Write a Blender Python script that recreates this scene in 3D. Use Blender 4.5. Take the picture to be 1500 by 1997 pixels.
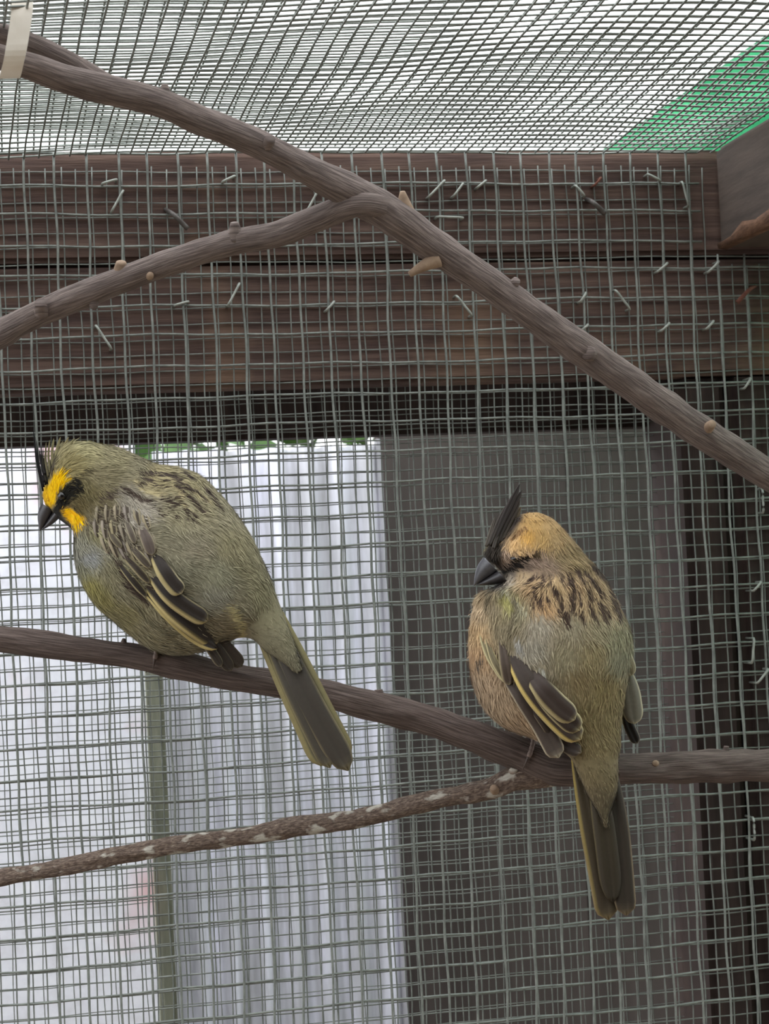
import bpy, math, random
import numpy as np
from mathutils import Vector, Matrix
from mathutils.bvhtree import BVHTree

for o in list(bpy.data.objects): bpy.data.objects.remove(o)
scene = bpy.context.scene
COL = scene.collection
rng = np.random.default_rng(7); random.seed(7)

# ------------------------------------------------------------------ camera
FPX = 3900.0
psi, th, rho = math.radians(12.3), math.radians(2.07), math.radians(2.75)
CAM = np.array([0.0, 0.0, 1.5])
FW = np.array([math.sin(psi)*math.cos(th), math.cos(psi)*math.cos(th), math.sin(th)])
R0 = np.array([math.cos(psi), -math.sin(psi), 0.0]); U0 = np.cross(R0, FW)
RT = math.cos(rho)*R0 - math.sin(rho)*U0
UP = math.cos(rho)*U0 + math.sin(rho)*R0
cd = bpy.data.cameras.new('camera'); cam = bpy.data.objects.new('camera', cd); COL.objects.link(cam)
cd.sensor_fit = 'HORIZONTAL'; cd.sensor_width = 36.0; cd.lens = FPX*36.0/1500.0
cd.clip_start = 0.01; cd.clip_end = 100
cd.dof.use_dof = True; cd.dof.focus_distance = 0.94; cd.dof.aperture_fstop = 36
M3 = Matrix((RT, UP, -FW)).transposed()
cam.matrix_world = Matrix.Translation(Vector(CAM)) @ M3.to_4x4()
scene.camera = cam

# ------------------------------------------------------------------ overcast sky and exposure
scene.view_settings.view_transform = 'Standard'; scene.view_settings.look = 'None'
scene.view_settings.gamma = 1.0; scene.view_settings.exposure = 0.95
scene.view_settings.use_curve_mapping = False
SKY = 3.0
world = bpy.data.worlds.new('overcast_sky'); scene.world = world; world.use_nodes = True
wn = world.node_tree; wn.nodes.clear()
wo = wn.nodes.new('ShaderNodeOutputWorld'); wb = wn.nodes.new('ShaderNodeBackground')
tc = wn.nodes.new('ShaderNodeTexCoord'); sx = wn.nodes.new('ShaderNodeSeparateXYZ')
mr = wn.nodes.new('ShaderNodeMapRange'); mr.inputs[1].default_value = -0.05; mr.inputs[2].default_value = 1.0
mr.inputs[3].default_value = 0.3; mr.inputs[4].default_value = 1.0
mu = wn.nodes.new('ShaderNodeMath'); mu.operation = 'MULTIPLY'; mu.inputs[1].default_value = SKY
wn.links.new(tc.outputs['Generated'], sx.inputs[0]); wn.links.new(sx.outputs[2], mr.inputs[0])
wn.links.new(mr.outputs[0], mu.inputs[0]); wn.links.new(mu.outputs[0], wb.inputs[1])
wb.inputs[0].default_value = (0.95, 0.975, 1.0, 1); wn.links.new(wb.outputs[0], wo.inputs[0])

# ------------------------------------------------------------------ helpers
def ray(x, y):
    return FW + (x-750.0)/FPX*RT - (y-998.5)/FPX*UP
def P(x, y, d):                       # a pixel at a camera depth d
    return CAM + ray(x, y)*d
def PY(x, y, Y):                      # a pixel on the plane Y = const of the room
    r = ray(x, y); return CAM + r*(Y/r[1])
def PZ(x, y, Z):
    r = ray(x, y); return CAM + r*((Z-CAM[2])/r[2])
def Pv(xy, d):                        # vectorised P
    xy = np.asarray(xy, float); d = np.asarray(d, float)
    return CAM + (FW + ((xy[..., 0:1]-750)/FPX)*RT - ((xy[..., 1:2]-998.5)/FPX)*UP)*d[..., None]
def lin(c):
    c = np.asarray(c, float)/255.0
    return np.where(c <= 0.04045, c/12.92, ((c+0.055)/1.055)**2.4)

def new_obj(name, mesh, mat=None, parent=None, smooth=True):
    o = bpy.data.objects.new(name, mesh); COL.objects.link(o)
    if mat is not None and not mesh.materials: mesh.materials.append(mat)
    if parent is not None: o.parent = parent
    return o
def empty(name, loc=(0, 0, 0)):
    o = bpy.data.objects.new(name, None); COL.objects.link(o); o.location = Vector(loc)
    o.empty_display_size = 0.02; return o
def tag(o, label=None, cat=None, group=None, kind=None):
    if label: o['label'] = label
    if cat: o['category'] = cat
    if group: o['group'] = group
    if kind: o['kind'] = kind
    return o
def mesh_np(name, v, f, smooth=True, col=None, vec=None):
    me = bpy.data.meshes.new(name)
    v = np.asarray(v, np.float32); 
    if isinstance(f, np.ndarray):
        n, k = f.shape
        me.vertices.add(len(v)); me.vertices.foreach_set('co', v.ravel())
        me.loops.add(n*k); me.loops.foreach_set('vertex_index', f.astype(np.int32).ravel())
        me.polygons.add(n); me.polygons.foreach_set('loop_start', np.arange(0, n*k, k, dtype=np.int32))
        me.polygons.foreach_set('loop_total', np.full(n, k, np.int32))
        me.update(calc_edges=True)
    else:
        me.from_pydata([tuple(p) for p in v], [], f); me.update()
    if smooth: me.polygons.foreach_set('use_smooth', np.ones(len(me.polygons), bool))
    if col is not None:
        a = me.color_attributes.new('tint', 'FLOAT_COLOR', 'POINT')
        c = np.ones((len(v), 4), np.float32); c[:, :3] = col; a.data.foreach_set('color', c.ravel())
    if vec is not None:
        a = me.attributes.new('grain', 'FLOAT_VECTOR', 'POINT'); a.data.foreach_set('vector', np.asarray(vec, np.float32).ravel())
    me.validate(); return me
def localize(o_parent, v):
    return np.asarray(v) - np.array(o_parent.location)[None, :]

def frames(p):
    t = np.gradient(p, axis=0); t /= np.linalg.norm(t, axis=1)[:, None]+1e-12
    ref = np.array([0.0, 0.0, 1.0])
    if abs(t[:, 2]).mean() > 0.8: ref = np.array([0.0, 1.0, 0.0])
    a = np.cross(t, ref); a /= np.linalg.norm(a, axis=1)[:, None]+1e-12
    b = np.cross(a, t); return t, a, b
def tube(p, r, n=6, cap=True, rfun=None):
    p = np.asarray(p, float); m = len(p); r = np.broadcast_to(np.asarray(r, float), (m,))
    t, a, b = frames(p); an = np.arange(n)*2*math.pi/n
    rr = r[:, None] * (np.ones((m, n)) if rfun is None else rfun(m, n))
    v = p[:, None, :] + rr[..., None]*(np.cos(an)[None, :, None]*a[:, None, :] + np.sin(an)[None, :, None]*b[:, None, :])
    v = v.reshape(-1, 3)
    i = np.arange(m-1)[:, None]*n; j = np.arange(n)[None, :]; jn = (j+1) % n
    f = np.stack([i+j, i+jn, i+n+jn, i+n+j], -1).reshape(-1, 4)
    if cap:
        v = np.vstack([v, p[:1], p[-1:]])
        j = np.arange(n); jn = (j+1) % n; e = (m-1)*n
        c0 = np.stack([jn, j, np.full(n, m*n), np.full(n, m*n)], -1)
        c1 = np.stack([e+j, e+jn, np.full(n, m*n+1), np.full(n, m*n+1)], -1)
        fl = [tuple(q) for q in f] + [tuple(q[:3]) for q in c0] + [tuple(q[:3]) for q in c1]
        return v, fl
    return v, f
def spline(pts, n):
    pts = np.asarray(pts, float); m = len(pts)
    s = np.concatenate([[0], np.cumsum(np.linalg.norm(np.diff(pts[:, :3], axis=0), axis=1)+1e-9)])
    q = np.linspace(0, s[-1], n); out = np.zeros((n, pts.shape[1]))
    tan = np.gradient(pts, s, axis=0) if m > 2 else np.repeat((pts[1:]-pts[:1])/(s[1]), 2, 0)
    k = np.clip(np.searchsorted(s, q, 'right')-1, 0, m-2)
    h = (s[k+1]-s[k])[:, None]; u = ((q-s[k])/(s[k+1]-s[k]))[:, None]
    out = (2*u**3-3*u**2+1)*pts[k] + (u**3-2*u**2+u)*h*tan[k] + (-2*u**3+3*u**2)*pts[k+1] + (u**3-u**2)*h*tan[k+1]
    return out
def box_mesh(name, lo, hi, bevel=0.002, wob=0.0, seg=1):
    import bmesh
    bm = bmesh.new(); bmesh.ops.create_cube(bm, size=1.0)
    lo = np.array(lo, float); hi = np.array(hi, float)
    for v in bm.verts:
        for k in range(3): v.co[k] = lo[k] + (v.co[k]+0.5)*(hi[k]-lo[k])
    if bevel > 0:
        bmesh.ops.bevel(bm, geom=list(bm.edges), offset=bevel, segments=2, affect='EDGES')
    me = bpy.data.meshes.new(name); bm.to_mesh(me); bm.free()
    return me

# ------------------------------------------------------------------ materials
def nt(name):
    m = bpy.data.materials.new(name); m.use_nodes = True; t = m.node_tree; t.nodes.clear()
    o = t.nodes.new('ShaderNodeOutputMaterial'); b = t.nodes.new('ShaderNodeBsdfPrincipled')
    t.links.new(b.outputs[0], o.inputs[0]); return m, t, b
def ramp(t, stops):
    r = t.nodes.new('ShaderNodeValToRGB'); e = r.color_ramp.elements
    while len(e) < len(stops): e.new(0.5)
    for k, (p, c) in enumerate(stops):
        e[k].position = p; e[k].color = (*lin(c), 1)
    return r
def noise_mat(name, stops, scale=(1, 1, 1), nscale=20, detail=6, rough=0.85, bump=0.3, bdist=0.001, attr=None, metal=0.0,
              second=None, spec=0.3):
    m, t, b = nt(name)
    if attr:
        c = t.nodes.new('ShaderNodeAttribute'); c.attribute_name = attr; src = c.outputs['Vector']
    else:
        c = t.nodes.new('ShaderNodeTexCoord'); src = c.outputs['Object']
    mp = t.nodes.new('ShaderNodeMapping'); mp.inputs['Scale'].default_value = scale; t.links.new(src, mp.inputs[0])
    n = t.nodes.new('ShaderNodeTexNoise'); n.inputs['Scale'].default_value = nscale; n.inputs['Detail'].default_value = detail
    n.inputs['Roughness'].default_value = 0.65
    t.links.new(mp.outputs[0], n.inputs['Vector'])
    r = ramp(t, stops); t.links.new(n.outputs['Fac'], r.inputs[0]); colout = r.outputs[0]
    if second:                                    # blotches of another colour: (stops of mask, colour, scale)
        n2 = t.nodes.new('ShaderNodeTexNoise'); n2.inputs['Scale'].default_value = second[2]; n2.inputs['Detail'].default_value = 4
        t.links.new(c.outputs['Object'] if not attr else src, n2.inputs['Vector'])
        r2 = t.nodes.new('ShaderNodeValToRGB'); r2.color_ramp.elements[0].position = second[0][0]; r2.color_ramp.elements[1].position = second[0][1]
        t.links.new(n2.outputs['Fac'], r2.inputs[0])
        mx = t.nodes.new('ShaderNodeMixRGB'); mx.inputs[2].default_value = (*lin(second[1]), 1)
        t.links.new(r2.outputs[0], mx.inputs[0]); t.links.new(colout, mx.inputs[1]); colout = mx.outputs[0]
    t.links.new(colout, b.inputs['Base Color'])
    b.inputs['Roughness'].default_value = rough; b.inputs['Metallic'].default_value = metal
    b.inputs['Specular IOR Level'].default_value = spec
    if bump > 0:
        bp = t.nodes.new('ShaderNodeBump'); bp.inputs['Strength'].default_value = bump; bp.inputs['Distance'].default_value = bdist
        t.links.new(n.outputs['Fac'], bp.inputs['Height']); t.links.new(bp.outputs[0], b.inputs['Normal'])
    return m
def tint_mat(name, rough=0.8, spec=0.2, vary=0.25, sheen=0.0):
    m, t, b = nt(name)
    c = t.nodes.new('ShaderNodeAttribute'); c.attribute_name = 'tint'
    co = t.nodes.new('ShaderNodeTexCoord'); n = t.nodes.new('ShaderNodeTexNoise'); n.inputs['Scale'].default_value = 600; n.inputs['Detail'].default_value = 3
    t.links.new(co.outputs['Object'], n.inputs['Vector'])
    mr = t.nodes.new('ShaderNodeMapRange'); mr.inputs[3].default_value = 1-vary; mr.inputs[4].default_value = 1+vary
    t.links.new(n.outputs['Fac'], mr.inputs[0])
    mx = t.nodes.new('ShaderNodeVectorMath'); mx.operation = 'SCALE'
    t.links.new(c.outputs['Color'], mx.inputs[0]); t.links.new(mr.outputs[0], mx.inputs['Scale'])
    t.links.new(mx.outputs[0], b.inputs['Base Color'])
    b.inputs['Roughness'].default_value = rough; b.inputs['Specular IOR Level'].default_value = spec
    b.inputs['Sheen Weight'].default_value = sheen
    return m

MAT = {}
MAT['wire'] = noise_mat('galvanised_wire', [(0.3, (98, 102, 98)), (0.55, (124, 129, 123)), (0.8, (150, 153, 147))], nscale=120, rough=0.5, bump=0.1, metal=0.25, spec=0.5)
MAT['plank'] = noise_mat('brown_stained_plank', [(0.25, (56, 44, 41)), (0.45, (86, 68, 62)), (0.6, (106, 86, 77)), (0.8, (134, 112, 98))],
                         scale=(3, 6, 60), nscale=3.2, detail=8, rough=0.8, bump=0.6, bdist=0.002, second=((0.52, 0.68), (142, 114, 92), 9))
MAT['dark_timber'] = noise_mat('dark_stained_timber', [(0.3, (42, 33, 31)), (0.55, (60, 48, 44)), (0.8, (80, 65, 57))],
                               scale=(30, 6, 3), nscale=3.5, detail=8, rough=0.85, bump=0.5, bdist=0.0015)
MAT['beam'] = noise_mat('beam_timber', [(0.3, (66, 58, 54)), (0.55, (86, 76, 70)), (0.8, (104, 90, 82))],
                        scale=(8, 3, 30), nscale=4, detail=8, rough=0.8, bump=0.3, bdist=0.001)
MAT['wane'] = noise_mat('bare_rough_wood', [(0.3, (72, 52, 42)), (0.55, (108, 80, 62)), (0.8, (146, 114, 90))],
                        scale=(1, 0.3, 1), nscale=260, detail=6, rough=0.95, bump=0.8, bdist=0.001)
MAT['bark'] = noise_mat('grey_brown_bark', [(0.25, (58, 50, 47)), (0.45, (100, 89, 85)), (0.62, (132, 119, 113)), (0.8, (168, 153, 145))],
                        scale=(1, 0.06, 1), nscale=9, detail=8, rough=0.9, bump=0.7, bdist=0.0012, attr='grain')
MAT['bark_dark'] = noise_mat('dark_perch_bark', [(0.25, (52, 44, 41)), (0.45, (88, 76, 71)), (0.62, (116, 102, 96)), (0.82, (152, 137, 128))],
                             scale=(1, 0.05, 1), nscale=9, detail=8, rough=0.9, bump=0.9, bdist=0.0015, attr='grain')
MAT['bark_rough'] = noise_mat('scaly_twig_bark', [(0.25, (60, 49, 44)), (0.45, (98, 83, 74)), (0.6, (134, 117, 104)), (0.8, (186, 170, 152))],
                              scale=(1, 0.5, 1), nscale=6, detail=8, rough=0.95, bump=0.9, bdist=0.002, attr='grain',
                              second=((0.57, 0.66), (190, 184, 172), 0.9))
MAT['stub'] = noise_mat('pale_cut_wood', [(0.3, (122, 102, 86)), (0.7, (160, 138, 116))], nscale=150, rough=0.9, bump=0.3)
MAT['tie'] = noise_mat('white_nylon', [(0.3, (214, 206, 192)), (0.7, (230, 224, 212))], nscale=60, rough=0.45, bump=0.05, spec=0.5)
MAT['sheet'] = noise_mat('weathered_metal_sheet', [(0.34, (134, 134, 136)), (0.5, (160, 160, 166)), (0.66, (188, 188, 200))], scale=(8, 1, 0.6), nscale=9, detail=6,
                         rough=0.6, bump=0.1, spec=0.4)
MAT['white_sheet'] = noise_mat('white_plastic_sheet', [(0.25, (214, 214, 222)), (0.5, (232, 234, 244)), (0.75, (244, 246, 252))], scale=(1, 1, 1), nscale=60,
                               rough=0.5, bump=0.05, second=((0.56, 0.68), (222, 182, 186), 8))
MAT['moss_post'] = noise_mat('mossy_post', [(0.3, (96, 98, 86)), (0.55, (122, 124, 108)), (0.8, (150, 150, 134))], scale=(6, 6, 1), nscale=18, rough=0.95, bump=0.4)
MAT['dark_board'] = noise_mat('grey_brown_board', [(0.3, (62, 56, 53)), (0.6, (74, 67, 64)), (0.8, (86, 78, 74))], scale=(8, 4, 1), nscale=6, rough=0.9, bump=0.3)
MAT['soil'] = noise_mat('bare_soil', [(0.3, (84, 74, 62)), (0.6, (112, 100, 84)), (0.8, (136, 124, 106))], nscale=12, rough=1.0, bump=0.6, bdist=0.01)
MAT['bill'] = noise_mat('dark_horn', [(0.3, (44, 42, 44)), (0.7, (62, 60, 64))], nscale=300, rough=0.35, bump=0.05, spec=0.6)
MAT['bill_pale'] = noise_mat('slate_horn', [(0.3, (62, 62, 66)), (0.7, (84, 84, 90))], nscale=300, rough=0.35, bump=0.05, spec=0.6)
MAT['skin'] = noise_mat('scaly_leg_skin', [(0.3, (92, 80, 74)), (0.7, (136, 120, 112))], nscale=500, rough=0.6, bump=0.3, bdist=0.0003)
MAT['claw'] = noise_mat('claw_horn', [(0.3, (58, 48, 44)), (0.7, (88, 76, 70))], nscale=300, rough=0.4, bump=0.0)
MAT['eye'] = noise_mat('black_eye', [(0.3, (8, 7, 6)), (0.7, (14, 12, 10))], nscale=50, rough=0.08, bump=0.0, spec=0.8)
MAT['eyelid'] = noise_mat('pale_eye_ring', [(0.3, (150, 138, 80)), (0.7, (176, 164, 104))], nscale=300, rough=0.8, bump=0.1)
MAT['nail'] = noise_mat('dull_steel', [(0.3, (78, 74, 72)), (0.7, (106, 102, 98))], nscale=200, rough=0.55, bump=0.2, metal=0.4)
MAT['staple'] = noise_mat('zinc_staple', [(0.3, (130, 136, 130)), (0.7, (164, 168, 160))], nscale=200, rough=0.5, bump=0.1, metal=0.3, spec=0.5)
MAT['rust'] = noise_mat('rusty_staple', [(0.3, (86, 52, 44)), (0.7, (118, 76, 62))], nscale=200, rough=0.8, bump=0.2)
MAT['feather'] = tint_mat('feather_vane', rough=0.6, spec=0.25, vary=0.15)
MAT['plumage'] = tint_mat('soft_plumage', rough=0.9, spec=0.1, vary=0.2, sheen=0.1)
# translucent green roofing
m, t, b = nt('green_translucent_sheet'); MAT['green'] = m
co = t.nodes.new('ShaderNodeTexCoord'); nz = t.nodes.new('ShaderNodeTexNoise'); nz.inputs['Scale'].default_value = 14; t.links.new(co.outputs['Object'], nz.inputs['Vector'])
rp = ramp(t, [(0.3, (92, 162, 130)), (0.7, (138, 200, 168))]); t.links.new(nz.outputs['Fac'], rp.inputs[0])
tr = t.nodes.new('ShaderNodeBsdfTranslucent'); ms = t.nodes.new('ShaderNodeMixShader'); ms.inputs[0].default_value = 0.8
t.links.new(rp.outputs[0], tr.inputs[0]); t.links.new(rp.outputs[0], b.inputs['Base Color']); b.inputs['Roughness'].default_value = 0.4
out = [n for n in t.nodes if n.type == 'OUTPUT_MATERIAL'][0]
t.links.new(b.outputs[0], ms.inputs[1]); t.links.new(tr.outputs[0], ms.inputs[2]); t.links.new(ms.outputs[0], out.inputs[0])
MAT['leaf'] = noise_mat('green_leaf', [(0.3, (52, 84, 42)), (0.7, (92, 126, 66))], nscale=40, rough=0.6, bump=0.1)

# ------------------------------------------------------------------ setting
YW = 1.0603                                  # plane of the heavy wall mesh
ZC = PY(700, 297, YW)[2]                     # ceiling height
PZV = 0.0164                                 # vertical pitch of heavy mesh
PXV = 0.016
g = new_obj('ground', mesh_np('ground', [(-6, -6, 0), (6, -6, 0), (6, 8, 0), (-6, 8, 0)], [(0, 1, 2, 3)]), MAT['soil'])
tag(g, kind='structure')

def zrow(py): return PY(700, py, YW)[2]
XL, XR = -0.35, 0.75
wall = tag(empty('wall_back', (0, YW+0.006, 1.2)), kind='structure')
YP = YW + 0.0042
def plank(z0, z1, mat, y0=YP, y1=None, x0=XL, x1=XR, bev=0.003, par=wall, name='plank', tilt=0.0):
    y1 = y1 or y0+0.022
    lo = np.array([x0, y0, z0]) - np.array(par.location); hi = np.array([x1, y1, z1]) - np.array(par.location)
    o = new_obj(name, box_mesh(name, lo, hi, bev), mat, par)
    return o
zt = ZC + 0.002
zgap = PY(700, 506, YW)[2]; zlow = PY(700, 748, YW)[2]
plank(zgap+0.0012, zt, MAT['plank'], bev=0.0025)
plank(zlow, zgap-0.0016, MAT['plank'], bev=0.003)
zo = PY(600, 856, YW+0.075)[2]
plank(zo, ZC-0.02, MAT['dark_timber'], y0=YW+0.06, y1=YW+0.082)
# top rail, slightly proud of the planks so that daylight catches it
zr = PY(700, 322, YW)[2]
# posts on the right of the opening
xa = PY(1350, 1000, YW)[0]; xb = PY(1438, 1000, YW)[0]
def post(name, x0, x1, y0, y1, z0, z1, label, mat):
    o = new_obj(name, box_mesh(name, (x0, y0, z0), (x1, y1, z1), 0.004), mat); tag(o, label, 'post'); return o
post('timber_post', xa, xb, YW+0.008, YW+0.075, 0, zlow-0.001, 'dark stained timber post at the right end of the mesh opening', MAT['dark_timber'])
post('timber_post', xb+0.002, xb+0.3, YW+0.0045, YW+0.07, 0, zlow-0.001, 'dark timber corner post beside the narrower mesh post, staples along its edge', MAT['dark_timber'])

# boarded wall added out of view behind the camera to cut front sky light
wf = tag(empty('wall_front_shade', (0, -1.2, 0)), kind='structure')
for k in range(22):
    new_obj('plank', box_mesh('plank', (-2.2+k*0.2, -0.03, 0), (-2.2+k*0.2+0.198, 0, 2.5), 0.003), MAT['dark_timber'], wf)

# rafter
xb0 = PY(1400, 400, YW)[0]; zb0 = PY(1404, 484, YW)[2]
beam = tag(empty('roof_beam', (xb0, YW, zb0)), 'dark timber roof beam with a bare rough lower edge', 'beam')
bw = 0.045
me = box_mesh('timber', (0, -0.75, 0.0), (bw, 0.0, ZC-zb0+0.002), 0.0025)
new_obj('timber', me, MAT['beam'], beam)
# waney lower arris widening towards the room
n = 40; ys = np.linspace(0, -0.7, n); v = []
hh = 0.001 + 0.008*np.clip(-ys/0.07, 0, 1) + 0.002*np.sin(ys*130) + 0.0015*np.sin(ys*310+1)
for k in range(n):
    j = 0.0006*math.sin(k*2.1)
    v += [(-0.0009+j*0.3, ys[k], hh[k]+0.0005), (-0.0016, ys[k], hh[k]*0.5+0.001), (-0.001, ys[k], -0.0004), (0.004, ys[k], -0.0008), (0.004, ys[k], 0.004)]
f = [(5*k+i, 5*k+(i+1) % 5, 5*k+5+(i+1) % 5, 5*k+5+i) for k in range(n-1) for i in range(5)] + [(0, 4, 3, 2, 1), (5*n-5, 5*n-4, 5*n-3, 5*n-2, 5*n-1)]
o = new_obj('waney_edge', mesh_np('waney_edge', np.array(v), f), MAT['wane'], beam); o['label'] = 'bare orange-brown rough lower edge'

# ------------------------------------------------------------------ wire mesh panels
def wire_panel(name, label, cat, lines, r, mat, sides=6, split=True, origin=(0, 0, 0)):
    root = tag(empty(name, origin), label, cat)
    if split:
        for p in lines:
            v, f = tube(p, r, sides); new_obj('wire', mesh_np('wire', localize(root, v), f), mat, root)
    else:
        V = []; Fc = []; off = 0
        for p in lines:
            v, f = tube(p, r, sides, cap=False); V.append(v); Fc.append(f+off); off += len(v)
        new_obj('wires', mesh_np('wires', localize(root, np.vstack(V)), np.vstack(Fc)), mat, root)
    return root
def wob(x, z, k, a):
    return a*(np.sin(x*41+k*1.7+z*23) + 0.7*np.sin(z*57-x*37+k*2.3) + 0.5*np.sin(z*131+k*5.1+x*17))
def wall_lines(x0, px, ix, z_top, pz, nz, y, rr, k, z_extra=0.0, x_extra=0.0, amp=0.0005, top_of=None):
    L = []
    zs_end = z_top-(nz-1)*pz
    for i in range(*ix):
        jit = rng.normal(0, amp*0.8)
        zt_ = z_top + z_extra*(0.4+rng.random()) if top_of is None else top_of(i)
        z = np.linspace(zt_, zs_end, 70); x = x0 + i*px + jit + wob(x0+i*px, z, k, amp)
        yy = y + wob(x0+i*px, z, k+3, amp*0.6)
        L.append(np.stack([x, yy, z], 1))
    xs0, xs1 = x0+ix[0]*px, x0+(ix[1]-1)*px
    for j in range(nz):
        zj = z_top-j*pz
        x = np.linspace(xs0-x_extra, xs1+x_extra, 80); jit = rng.normal(0, amp*0.7)
        L.append(np.stack([x, y+2*rr*0.9+wob(x, zj, k+3, amp*0.6), zj+jit+wob(zj, x, k+7, amp)], 1))
    return L
X0 = PY(47, 300, YW)[0]; Z0 = ZC - 0.0004
nz_b = 36
# heavy mesh: beside the beam the upper four rows stop at the beam
xcut = xb0-0.003
Lb = wall_lines(X0, PXV, (-22, 41), Z0, PZV, nz_b, YW-0.0012, 0.00066, 1)
zc_beam = zb0-0.003
out = []
for p in Lb:
    if p[:, 0].max()-p[:, 0].min() > 0.2:      # a horizontal wire
        if p[:, 2].mean() > zc_beam: p = p[p[:, 0] < xcut]
    elif p[:, 0].mean() > xcut: p = p[p[:, 2] < zc_beam]
    out.append(p)
wire_panel('wire_mesh', 'heavier grey-green square welded mesh stapled across the plank wall and opening', 'wire mesh', out, 0.00066, MAT['wire'], 6, origin=(X0, YW, 1.2))
X0f = PY(60, 360, YW)[0]; Z0f = PY(700, 333, YW)[2]
Lf = wall_lines(X0f, 0.008, (-44, 82), Z0f, PZV/2, 68, YW+0.0022, 0.0004, 11, z_extra=0.0025, amp=0.00035)
out = []
for p in Lf:
    if p[:, 0].max()-p[:, 0].min() > 0.2:
        if p[:, 2].mean() > zc_beam: p = p[p[:, 0] < xcut-0.002]
    elif p[:, 0].mean() > xcut-0.002: p = p[p[:, 2] < zc_beam-0.002]
    out.append(p)
wire_panel('wire_mesh', 'finer small-celled welded mesh lying behind the heavier wall mesh', 'wire mesh', out, 0.0004, MAT['wire'], 5, origin=(X0f, YW, 1.2))
YF = YW+0.055
xr3 = PY(1346, 1000, YF)[0]
L3 = wall_lines(-0.3, 0.0081, (0, int((xr3+0.3)/0.0081)), zlow+0.012, 0.0083, 58, YF, 0.0004, 23, amp=0.0004)
wire_panel('wire_mesh', 'far fine mesh stretched over the outer side of the opening', 'wire mesh', L3, 0.0003, MAT['wire'], 5, split=False, origin=(0, YF, 1.2))

# ceiling mesh, sagging
def czs(x, y):
    u = YW-y                                       # distance from the wall
    s = np.clip(u/0.06, 0, 1)
    z = ZC - 0.0006 - 0.004*np.exp(-((x-0.02)/0.05)**2)*np.exp(-(u/0.03)**2)
    z = z + 0.018*np.clip(u/0.28, 0, 1.2)**1.3*np.clip((x-0.07)/0.26, -0.15, 1.1)
    z = z + s*(0.0007*np.sin(x*26+0.6) + 0.0006*np.sin(x*47-u*30) + 0.0005*np.sin(u*55+x*14))
    return z
def ceil_lines(px, dz, rr, k, rot, amp):
    L = []
    xs0, xs1 = -0.33, xb0-0.001
    y1 = YW-0.0015; y0 = 0.35
    for i in range(int((xs1-xs0)/px)+1):
        x = xs0+i*px; y = np.linspace(y0, y1, 90)
        xx = np.minimum(x + rot*(y-y1) + rng.normal(0, amp) + wob(x, y, k, amp), xs1)
        L.append(np.stack([xx, y, czs(xx, y)+dz], 1))
    for j in range(int((y1-y0)/px)+1):
        yj = y1-0.001-j*px; x = np.linspace(xs0, xs1, 110)
        yy = np.minimum(yj - rot*(x-0.2) + rng.normal(0, amp) + wob(yj, x, k+4, amp), y1)
        L.append(np.stack([x, yy, czs(x, yy)+dz+rr*1.8], 1))
    return L
wire_panel('ceiling_mesh', 'lower of two fine welded mesh layers stretched under the open roof', 'wire mesh', ceil_lines(0.008, 0.0, 0.00045, 31, 0.0, 0.00015), 0.00054, MAT['wire'], 5, origin=(0, 0.7, ZC))
wire_panel('ceiling_mesh', 'upper fine welded mesh layer lying over the other ceiling mesh', 'wire mesh', ceil_lines(0.0081, 0.0035, 0.00045, 41, 0.02, 0.00018), 0.00054, MAT['wire'], 5, origin=(0, 0.7, ZC))
# green corrugated roofing beside the beam
ZG = ZC+0.04
xg = PZ(1350, 188, ZG)[0]
nx = 80; xs = np.linspace(xg, xg+0.5, nx); ys = np.array([-0.2, YW+0.4])
zz = ZG + 0.004 + 0.004*np.sin((xs-xg)/0.03*2*math.pi)
v = [(x, y, z+dz) for dz in (0, 0.0015) for y in ys for x, z in zip(xs, zz)]
f = [(i, i+1, nx+i+1, nx+i) for i in range(nx-1)] + [(2*nx+i, 3*nx+i, 3*nx+i+1, 2*nx+i+1) for i in range(nx-1)]
f += [(0, nx, 3*nx, 2*nx), (nx-1, 3*nx-1, 4*nx-1, 2*nx-1)] + [(i, 2*nx+i, 2*nx+i+1, i+1) for i in range(nx-1)] + [(nx+i, nx+i+1, 3*nx+i+1, 3*nx+i) for i in range(nx-1)]
root_v = np.array(v)
o = new_obj('roof_sheet', mesh_np('roof_sheet', root_v, f), MAT['green']); tag(o, 'green translucent corrugated roof sheet above the ceiling mesh by the beam', 'roof sheet')

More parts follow.
